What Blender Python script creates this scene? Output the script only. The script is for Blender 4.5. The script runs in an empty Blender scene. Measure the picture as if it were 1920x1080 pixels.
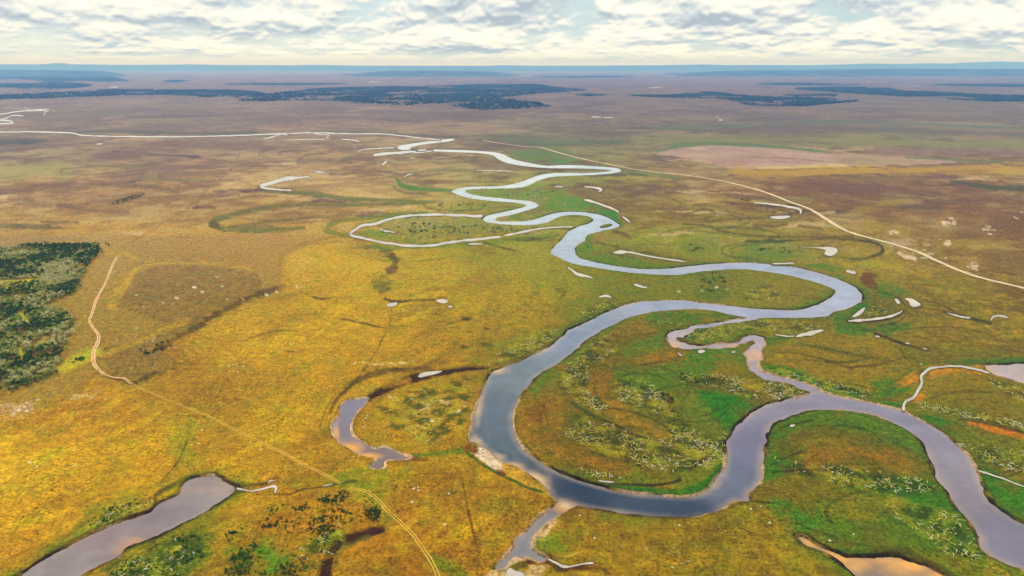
import bpy, math, random
import numpy as np
from mathutils import Vector

rng = np.random.default_rng(7)
random.seed(7)
scene = bpy.context.scene
C = scene.collection

# ------------------------------------------------------------------ camera
H = 400.0                      # flying height in metres
PITCH = math.radians(18.0)
FPX = 1280.0                   # focal length in photo pixels (24 mm on 36 mm at 1920 px)
cam_data = bpy.data.cameras.new('camera')
cam_data.sensor_width = 36.0
cam_data.lens = 24.0
cam_data.clip_start = 1.0
cam_data.clip_end = 400000.0
cam = bpy.data.objects.new('camera', cam_data)
cam.location = (0, 0, H)
cam.rotation_euler = (math.radians(90) - PITCH, 0, 0)
C.objects.link(cam)
scene.camera = cam

# ------------------------------------------------------------------ exposure
scene.view_settings.view_transform = 'Standard'
scene.view_settings.look = 'None'
scene.view_settings.exposure = 0.28
scene.view_settings.gamma = 1.0
scene.render.engine = 'CYCLES'
scene.cycles.use_denoising = True
scene.cycles.denoiser = 'OPENIMAGEDENOISE'
scene.cycles.denoising_input_passes = 'RGB_ALBEDO_NORMAL'
scene.cycles.denoising_prefilter = 'ACCURATE'
scene.cycles.max_bounces = 5
scene.cycles.diffuse_bounces = 2
scene.cycles.glossy_bounces = 2
scene.cycles.transmission_bounces = 2
scene.cycles.transparent_max_bounces = 8
scene.cycles.volume_bounces = 1
scene.cycles.use_adaptive_sampling = False

# ------------------------------------------------------------------ sky and sun
SUN_EL = math.radians(42)
SUN_AZ = math.radians(-48)     # to the left of the view direction, in front
world = bpy.data.worlds.new('World')
scene.world = world
world.use_nodes = True
wn, wl = world.node_tree.nodes, world.node_tree.links
wn.clear()


def N(tree, kind, **kw):
    n = tree.nodes.new(kind)
    for k, v in kw.items():
        if k == 'inp':
            for a, b in v.items():
                n.inputs[a].default_value = b
        else:
            setattr(n, k, v)
    return n


def math_node(tree, op, a, b=None, c=None, clamp=False):
    n = tree.nodes.new('ShaderNodeMath')
    n.operation = op
    n.use_clamp = clamp
    for i, v in enumerate((a, b, c)):
        if v is None:
            continue
        if isinstance(v, (int, float)):
            n.inputs[i].default_value = v
        else:
            tree.links.new(v, n.inputs[i])
    return n.outputs[0]


def mix_col(tree, fac, a, b, blend='MIX'):
    n = tree.nodes.new('ShaderNodeMix')
    n.data_type = 'RGBA'
    n.blend_type = blend
    for s, v in ((n.inputs[0], fac), (n.inputs[6], a), (n.inputs[7], b)):
        if isinstance(v, (int, float)):
            s.default_value = v
        elif isinstance(v, tuple):
            s.default_value = v
        else:
            tree.links.new(v, s)
    return n.outputs[2]


def ramp(tree, fac, stops, interp='LINEAR'):
    n = tree.nodes.new('ShaderNodeValToRGB')
    n.color_ramp.interpolation = interp
    while len(n.color_ramp.elements) > 1:
        n.color_ramp.elements.remove(n.color_ramp.elements[-1])
    first = True
    for p, c in stops:
        if not isinstance(c, tuple):
            c = (c, c, c, 1)
        if first:
            e = n.color_ramp.elements[0]
            e.position = p
            first = False
        else:
            e = n.color_ramp.elements.new(p)
        e.color = c if len(c) == 4 else (*c, 1)
    tree.links.new(fac, n.inputs[0])
    return n.outputs[0]


wt = world.node_tree
sky = N(wt, 'ShaderNodeTexSky', sky_type='NISHITA', sun_disc=False, sun_elevation=SUN_EL,
        sun_rotation=SUN_AZ, altitude=400.0, air_density=1.0, dust_density=2.0, ozone_density=1.0)
geo = N(wt, 'ShaderNodeTexCoord')
sep = N(wt, 'ShaderNodeSeparateXYZ')
wl.new(geo.outputs['Generated'], sep.inputs[0])
z = math_node(wt, 'MAXIMUM', sep.outputs[2], 0.0)


lg = math_node(wt, 'LOGARITHM', math_node(wt, 'ADD', z, 0.03), 2.718281828)


def cloud_coord(dz, sx, sz, seed):
    v = N(wt, 'ShaderNodeCombineXYZ')
    wl.new(math_node(wt, 'MULTIPLY', sep.outputs[0], sx), v.inputs[0])
    wl.new(math_node(wt, 'MULTIPLY', sep.outputs[1], sx), v.inputs[1])
    wl.new(math_node(wt, 'MULTIPLY_ADD', lg, sz, dz + seed), v.inputs[2])
    return v.outputs[0]


def fbm_field(co, scale, detail, rough=0.55):
    n = N(wt, 'ShaderNodeTexNoise', noise_dimensions='3D', inp={'Scale': scale, 'Detail': detail, 'Roughness': rough})
    wl.new(co, n.inputs['Vector'])
    return n.outputs[0]


def cloud_field(dz, fine=True):
    """heaped cloud: a broad noise with rounded heads of several sizes on it; dz looks a little higher up the cloud"""
    co = cloud_coord(dz, 7.0, 1.3, 5.3)
    # push the lookup about so that no two heads are alike
    wn_ = N(wt, 'ShaderNodeTexNoise', noise_dimensions='3D', inp={'Scale': 2.2, 'Detail': 2.0})
    wl.new(co, wn_.inputs['Vector'])
    add = N(wt, 'ShaderNodeVectorMath', operation='MULTIPLY_ADD')
    wl.new(wn_.outputs['Color'], add.inputs[0])
    add.inputs[1].default_value = (0.45, 0.45, 0.30)
    wl.new(co, add.inputs[2])
    f = math_node(wt, 'MULTIPLY', fbm_field(co, 1.0, 4.0), 0.9)
    for sc_, am in (((2.3, 0.20), (5.0, 0.115), (11.0, 0.06)) if fine else ((2.3, 0.20),)):
        vo = N(wt, 'ShaderNodeTexVoronoi', feature='F1', inp={'Scale': sc_})
        wl.new(add.outputs[0], vo.inputs['Vector'])
        f = math_node(wt, 'ADD', f, math_node(wt, 'MULTIPLY_ADD', vo.outputs['Distance'], -am, am * 0.5))
    return f


d0 = cloud_field(0.0)
d1 = cloud_field(0.075)
d2 = cloud_field(0.26, False)
big = fbm_field(cloud_coord(0.0, 2.2, 4.2, 11.7), 1.0, 4.0)
lit = math_node(wt, 'MULTIPLY_ADD', math_node(wt, 'SUBTRACT', d0, d1), 4.6, 0.56)
lit = math_node(wt, 'ADD', lit, math_node(wt, 'MULTIPLY', math_node(wt, 'SUBTRACT', d0, d2), 1.5))
lit = math_node(wt, 'ADD', lit, math_node(wt, 'MULTIPLY_ADD', big, -2.2, 1.12), clamp=True)
cloud_col = ramp(wt, lit, [(0.0, (0.44, 0.51, 0.57)), (0.28, (0.62, 0.68, 0.71)), (0.52, (0.84, 0.86, 0.82)),
                           (0.74, (0.99, 0.96, 0.84)), (1.0, (1.10, 1.06, 0.94))])
cover = math_node(wt, 'MULTIPLY_ADD', d0, 8.0, -2.2, clamp=True)
gap = ramp(wt, z, [(0.0, 0.0), (0.007, 0.12), (0.014, 0.7), (0.022, 1.0)])
cover = math_node(wt, 'MULTIPLY', cover, gap)
bg_sky = N(wt, 'ShaderNodeBackground', inp={'Strength': 0.085})
wl.new(sky.outputs[0], bg_sky.inputs[0])
bg_cloud = N(wt, 'ShaderNodeBackground', inp={'Strength': 0.86})
wl.new(cloud_col, bg_cloud.inputs[0])
# high thin veil between the cumulus, pale cream near the horizon
bg_veil = N(wt, 'ShaderNodeBackground', inp={'Strength': 0.82})
veil_col = ramp(wt, z, [(0.0, (1.0, 1.0, 0.80)), (0.014, (0.82, 0.96, 0.88)), (0.05, (0.66, 0.84, 0.88)), (0.3, (0.60, 0.76, 0.92))])
wl.new(veil_col, bg_veil.inputs[0])
mx0 = N(wt, 'ShaderNodeMixShader', inp={0: 0.72})
wl.new(bg_sky.outputs[0], mx0.inputs[1])
wl.new(bg_veil.outputs[0], mx0.inputs[2])
mx = N(wt, 'ShaderNodeMixShader')
wl.new(cover, mx.inputs[0])
wl.new(mx0.outputs[0], mx.inputs[1])
wl.new(bg_cloud.outputs[0], mx.inputs[2])
wout = N(wt, 'ShaderNodeOutputWorld')
wl.new(mx.outputs[0], wout.inputs[0])
world.cycles.sampling_method = 'MANUAL'
world.cycles.sample_map_resolution = 512

sun_data = bpy.data.lights.new('sun', 'SUN')
sun_data.energy = 2.2
sun_data.angle = math.radians(8)
sun_data.color = (1.0, 0.94, 0.82)
sun = bpy.data.objects.new('sun', sun_data)
d = Vector((math.sin(SUN_AZ) * math.cos(SUN_EL), math.cos(SUN_AZ) * math.cos(SUN_EL), math.sin(SUN_EL)))
sun.rotation_euler = d.to_track_quat('Z', 'Y').to_euler()
C.objects.link(sun)

# ------------------------------------------------------------------ helpers
CP, SP = math.cos(PITCH), math.sin(PITCH)


def at(px, py, z=0.0):
    """the place on the plain that the survey point (px, py) of the photograph shows"""
    a = (px - 960.0) / FPX
    b = (py - 540.0) / FPX
    t = (H - z) / (SP + b * CP)
    return (a * t, (CP - b * SP) * t, z)


def lin(hexs):
    v = [int(hexs[i:i + 2], 16) / 255.0 for i in (0, 2, 4)]
    return np.array([(c / 12.92) if c <= 0.04045 else ((c + 0.055) / 1.055) ** 2.4 for c in v])


def tag(o, label=None, cat=None, group=None, kind=None):
    if label:
        o['label'] = label
    if cat:
        o['category'] = cat
    if group:
        o['group'] = group
    if kind:
        o['kind'] = kind
    return o


def mesh_from(name, verts, faces, smooth=False):
    me = bpy.data.meshes.new(name)
    verts = np.asarray(verts, dtype=np.float32)
    faces = np.asarray(faces, dtype=np.int32)
    n, k = faces.shape
    me.vertices.add(len(verts))
    me.vertices.foreach_set('co', verts.ravel())
    me.loops.add(n * k)
    me.loops.foreach_set('vertex_index', faces.ravel())
    me.polygons.add(n)
    me.polygons.foreach_set('loop_start', np.arange(0, n * k, k, dtype=np.int32))
    me.polygons.foreach_set('loop_total', np.full(n, k, dtype=np.int32))
    if smooth:
        me.polygons.foreach_set('use_smooth', np.ones(n, dtype=bool))
    me.update(calc_edges=True)
    return me


def add_obj(name, me, mat=None, parent=None):
    o = bpy.data.objects.new(name, me)
    C.objects.link(o)
    if mat is not None:
        me.materials.append(mat)
    if parent is not None:
        o.parent = parent
    return o


def hash2(ix, iy, seed):
    h = (ix.astype(np.int64) * 374761393 + iy.astype(np.int64) * 668265263 + seed * 1442695041) & 0xffffffff
    h = ((h ^ (h >> 13)) * 1274126177) & 0xffffffff
    h = h ^ (h >> 16)
    return (h & 0xffff).astype(np.float32) / 65535.0


def vnoise(x, y, wl_, seed):
    x = x / wl_
    y = y / wl_
    ix = np.floor(x)
    iy = np.floor(y)
    fx = (x - ix).astype(np.float32)
    fy = (y - iy).astype(np.float32)
    fx = fx * fx * (3 - 2 * fx)
    fy = fy * fy * (3 - 2 * fy)
    ix = ix.astype(np.int64)
    iy = iy.astype(np.int64)
    a = hash2(ix, iy, seed)
    b = hash2(ix + 1, iy, seed)
    c = hash2(ix, iy + 1, seed)
    e = hash2(ix + 1, iy + 1, seed)
    return (a + (b - a) * fx) * (1 - fy) + (c + (e - c) * fx) * fy - 0.5


def fbm(x, y, wl_, octs, seed, gain=0.55):
    out = 0
    amp = 1.0
    for k in range(octs):
        # turn every octave so that no lattice lines show
        ca, sa = math.cos(0.6 + k * 1.1), math.sin(0.6 + k * 1.1)
        out = out + amp * vnoise(x * ca - y * sa, x * sa + y * ca, wl_ / (2.03 ** k), seed + 17 * k)
        amp *= gain
    return out


def smooth_line(pts, closed=False, step=5.0):
    """Catmull-Rom through survey points; extra columns (widths) are carried along"""
    p = np.array(pts, dtype=float)
    n = len(p)
    out = []
    for i in range(n if closed else n - 1):
        if closed:
            p0, p1, p2, p3 = p[(i - 1) % n], p[i], p[(i + 1) % n], p[(i + 2) % n]
        else:
            p0, p1, p2, p3 = p[max(i - 1, 0)], p[i], p[i + 1], p[min(i + 2, n - 1)]
        L = math.hypot(*(p2[:2] - p1[:2]))
        m = max(1, min(12, int(L / step)))
        for k in range(m):
            t = k / m
            out.append(0.5 * ((2 * p1) + (-p0 + p2) * t + (2 * p0 - 5 * p1 + 4 * p2 - p3) * t * t + (-p0 + 3 * p1 - 3 * p2 + p3) * t ** 3))
    if not closed:
        out.append(p[-1])
    return np.array(out)


def strip_poly(pts, wdef=None, step=2.5, persp=True):
    """a polyline with widths -> closed outline. Widths are across the line as seen on the photo."""
    p = np.array([(q[0], q[1], q[2] if len(q) > 2 else wdef) for q in pts], float)
    p = smooth_line(p, False, step)
    t = np.gradient(p[:, :2], axis=0)
    t /= np.maximum(np.linalg.norm(t, axis=1, keepdims=True), 1e-6)
    nrm = np.stack([-t[:, 1], t[:, 0]], 1)
    hw = p[:, 2:3] * 0.5
    sd_ = int(abs(p[0, 0] * 7 + p[0, 1] * 13)) % 997
    k1 = fbm(p[:, 0], p[:, 1], 11.0, 3, sd_)[:, None]
    k2 = fbm(p[:, 0], p[:, 1], 11.0, 3, sd_ + 333)[:, None]
    ends = np.minimum(np.arange(len(p)), np.arange(len(p))[::-1])[:, None]
    taper = np.clip(0.35 + 0.4 * ends, 0.35, 1.0)
    a = p[:, :2] + nrm * hw * taper * np.clip(1 + 0.8 * k1, 0.6, 1.7)
    b = p[:, :2] - nrm * hw * taper * np.clip(1 + 0.8 * k2, 0.6, 1.7)
    return np.concatenate([a, b[::-1]])


# ------------------------------------------------------------------ the survey of the water
outer = [(2150, 1090), (2050, 1050), (1970, 1005), (1920, 980), (1893, 968), (1863, 947), (1847, 923), (1835, 897), (1828, 877), (1813, 853), (1793, 835),
         (1773, 815), (1747, 798), (1717, 783), (1693, 769), (1657, 760), (1613, 750), (1567, 742), (1545, 735), (1528, 734), (1507, 741),
         (1467, 751), (1430, 762), (1403, 780), (1380, 802), (1375, 815), (1362, 827), (1363, 850), (1360, 877), (1348, 895), (1330, 917),
         (1307, 928), (1280, 932), (1223, 928), (1173, 922), (1123, 910), (1073, 895), (1033, 878), (1003, 860), (977, 837), (963, 813),
         (959, 783), (967, 757), (984, 727), (1010, 700), (1040, 682), (1073, 660), (1090, 643), (1117, 623), (1147, 607), (1180, 593),
         (1223, 583), (1280, 578), (1330, 580), (1380, 590), (1407, 594), (1447, 594), (1497, 594), (1547, 592), (1563, 583), (1593, 575),
         (1613, 563), (1615, 553), (1605, 540), (1587, 530), (1563, 520), (1530, 510), (1487, 500), (1440, 495), (1397, 492), (1330, 495),
         (1280, 500), (1240, 504), (1190, 503), (1140, 496), (1107, 489), (1083, 482), (1075, 470), (1080, 458), (1095, 450), (1099, 440),
         (1123, 433), (1150, 427), (1161, 422), (1147, 412), (1123, 402), (1090, 397), (1057, 397), (1030, 402), (1000, 412), (973, 415),
         (940, 415), (927, 412), (930, 407), (957, 402), (990, 393), (1007, 387), (1008, 383), (993, 377), (957, 373), (907, 368),
         (880, 363), (870, 358), (880, 354), (923, 353), (973, 351), (993, 345), (1010, 337), (1040, 330), (1090, 328), (1140, 325),
         (1163, 320), (1157, 315), (1123, 312), (1073, 309), (1023, 310), (990, 305), (960, 298), (947, 292), (930, 286), (900, 283),
         (857, 281), (800, 280), (772, 280), (766, 277), (783, 271.5), (813, 267.5), (840, 264), (851, 261.3)]
inner = [(2150, 1200), (2050, 1145), (1970, 1095), (1920, 1068), (1890, 1055), (1857, 1038), (1843, 1023), (1840, 1007), (1827, 987), (1813, 965), (1793, 947),
         (1780, 923), (1760, 897), (1750, 870), (1743, 850), (1727, 823), (1703, 805), (1673, 790), (1633, 775), (1587, 768), (1540, 766),
         (1510, 769), (1473, 782), (1447, 793), (1437, 810), (1432, 837), (1427, 863), (1425, 897), (1413, 913), (1402, 921), (1400, 936),
         (1377, 938), (1360, 947), (1330, 958), (1280, 966.5), (1207, 963), (1140, 955), (1100, 948), (1078, 945), (1060, 950), (1048, 938),
         (1034, 926), (1027, 913), (1000, 890), (970, 873), (940, 860), (917, 842), (893, 827), (881, 825), (887, 800), (888, 783), (897, 757), (907, 733),
         (914, 715), (921, 697), (933, 692), (960, 683), (990, 670), (1017, 658), (1040, 643), (1060, 627), (1067, 618), (1093, 607), (1123, 592),
         (1153, 578), (1187, 568), (1220, 564), (1280, 563), (1313, 567), (1363, 572), (1413, 578), (1453, 580), (1493, 581), (1520, 575),
         (1547, 565), (1563, 555), (1568, 545), (1557, 537), (1527, 527), (1480, 515), (1430, 507), (1380, 503), (1330, 506), (1297, 510),
         (1267, 514), (1207, 512), (1160, 507), (1117, 500), (1073, 492), (1047, 480), (1034, 473), (1040, 463), (1057, 447), (1068, 433),
         (1085, 424), (1107, 418), (1113, 410), (1100, 404), (1073, 402), (1050, 405), (1033, 412), (1017, 418), (983, 421), (940, 419),
         (913, 415), (905, 410), (913, 404), (940, 398), (967, 392), (987, 386), (987, 383), (967, 379), (940, 377), (897, 373),
         (867, 367), (848, 358), (857, 354), (880, 350), (923, 349), (950, 347), (977, 341), (993, 335), (1017, 327), (1047, 324),
         (1100, 324), (1133, 322), (1150, 319), (1137, 317), (1090, 315), (1023, 314), (973, 309), (947, 303), (935, 297), (927, 291),
         (907, 287), (867, 285), (817, 283), (773, 283), (750, 280), (747, 275), (763, 270.5), (797, 266), (827, 262), (847, 260)]
RIVER = np.concatenate([smooth_line(outer), smooth_line(inner)[::-1]])
ISLET = np.array([(1123, 424), (1134, 419), (1147, 418), (1150, 422), (1140, 426), (1126, 427)], float)

creek_a = strip_poly([(1420, 595, 5), (1380, 600, 5), (1350, 606, 5), (1320, 610, 5), (1300, 613, 5), (1293, 619, 8), (1272, 626, 14), (1260, 635, 24), (1272, 645, 13),
                      (1300, 649, 7), (1340, 647.5, 7), (1375, 645, 7), (1395, 637, 9), (1412, 633, 9), (1425, 637, 12), (1427, 645, 13),
                      (1416, 655, 19), (1414, 667, 26), (1411, 680, 16), (1416, 690, 13), (1430, 702, 11), (1450, 708, 8), (1475, 713, 8),
                      (1500, 720, 8), (1525, 732, 12), (1540, 742, 16)])
stream_b = smooth_line([(1076, 944), (1050, 937), (1043, 948), (1030, 957), (1010, 972), (1000, 985), (985, 1000), (970, 1012), (967, 1022), (952, 1040), (943, 1050),
                        (933, 1062), (940, 1066), (950, 1055), (960, 1045), (970, 1040), (980, 1046), (985, 1040), (1000, 1046), (1012, 1050), (1022, 1049), (1028, 1046),
                        (1020, 1040), (1003, 1033), (996, 1022), (996, 1014), (1000, 1005), (1003, 998), (1015, 985), (1030, 975), (1042, 966), (1055, 960),
                        (1068, 951)], True)
pond_sw = smooth_line([(-60, 1140), (40, 1078), (83, 1048), (133, 1020), (167, 1003), (213, 982), (253, 968), (283, 958), (300, 944), (320, 935), (340, 924), (347, 907),
                       (363, 895), (383, 891), (403, 893), (423, 907), (443, 916), (420, 933), (383, 957), (333, 983), (283, 1008), (240, 1023), (213, 1043),
                       (180, 1060), (150, 1078), (90, 1120), (40, 1170)], True)
pond_mid = smooth_line([(687, 745), (680, 758), (668, 772), (658, 787), (654, 800), (658, 812), (670, 822), (688, 834), (700, 842), (720, 838), (735, 843), (750, 850),
                        (768, 857), (755, 860), (740, 860), (724, 862), (718, 876), (700, 875), (697, 872), (706, 862), (706, 856), (690, 853), (670, 848), (655, 838),
                        (640, 828), (630, 815), (624, 800), (626, 790), (635, 783), (638, 770), (642, 757), (655, 748), (670, 748)], True)
pond_se = smooth_line([(1498, 1005), (1512, 1008), (1524, 1017), (1545, 1027), (1565, 1035), (1590, 1044), (1630, 1045), (1680, 1042), (1698, 1048), (1722, 1057), (1747, 1068), (1775, 1085),
                       (1800, 1110), (1800, 1180), (1680, 1200), (1630, 1110), (1605, 1074), (1585, 1059), (1565, 1044), (1540, 1029), (1515, 1021), (1503, 1012)], True)
pond_e = smooth_line([(1848, 684), (1885, 683), (1920, 681), (1990, 680), (2050, 690), (2060, 740), (1985, 738), (1920, 718), (1890, 708), (1862, 700), (1852, 692)], True)
BIG = [('river', RIVER, 'winding grey blue river looping across the plain', 2.6),
       ('creek', creek_a, 'side creek joining the river above the dead wood island', 1.6),
       ('stream', stream_b, 'muddy stream mouth entering the river from the bottom edge', 1.8),
       ('pond', pond_sw, 'long pinkish pond at the lower left corner', 2.2),
       ('pond', pond_mid, 'hooked oxbow pond with a sandy rim left of the river', 2.0),
       ('pond', pond_se, 'shallow sandy pond at the bottom edge right of centre', 1.6),
       ('pond', pond_e, 'pale pond at the right edge feeding a narrow creek', 1.4)]

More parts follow.
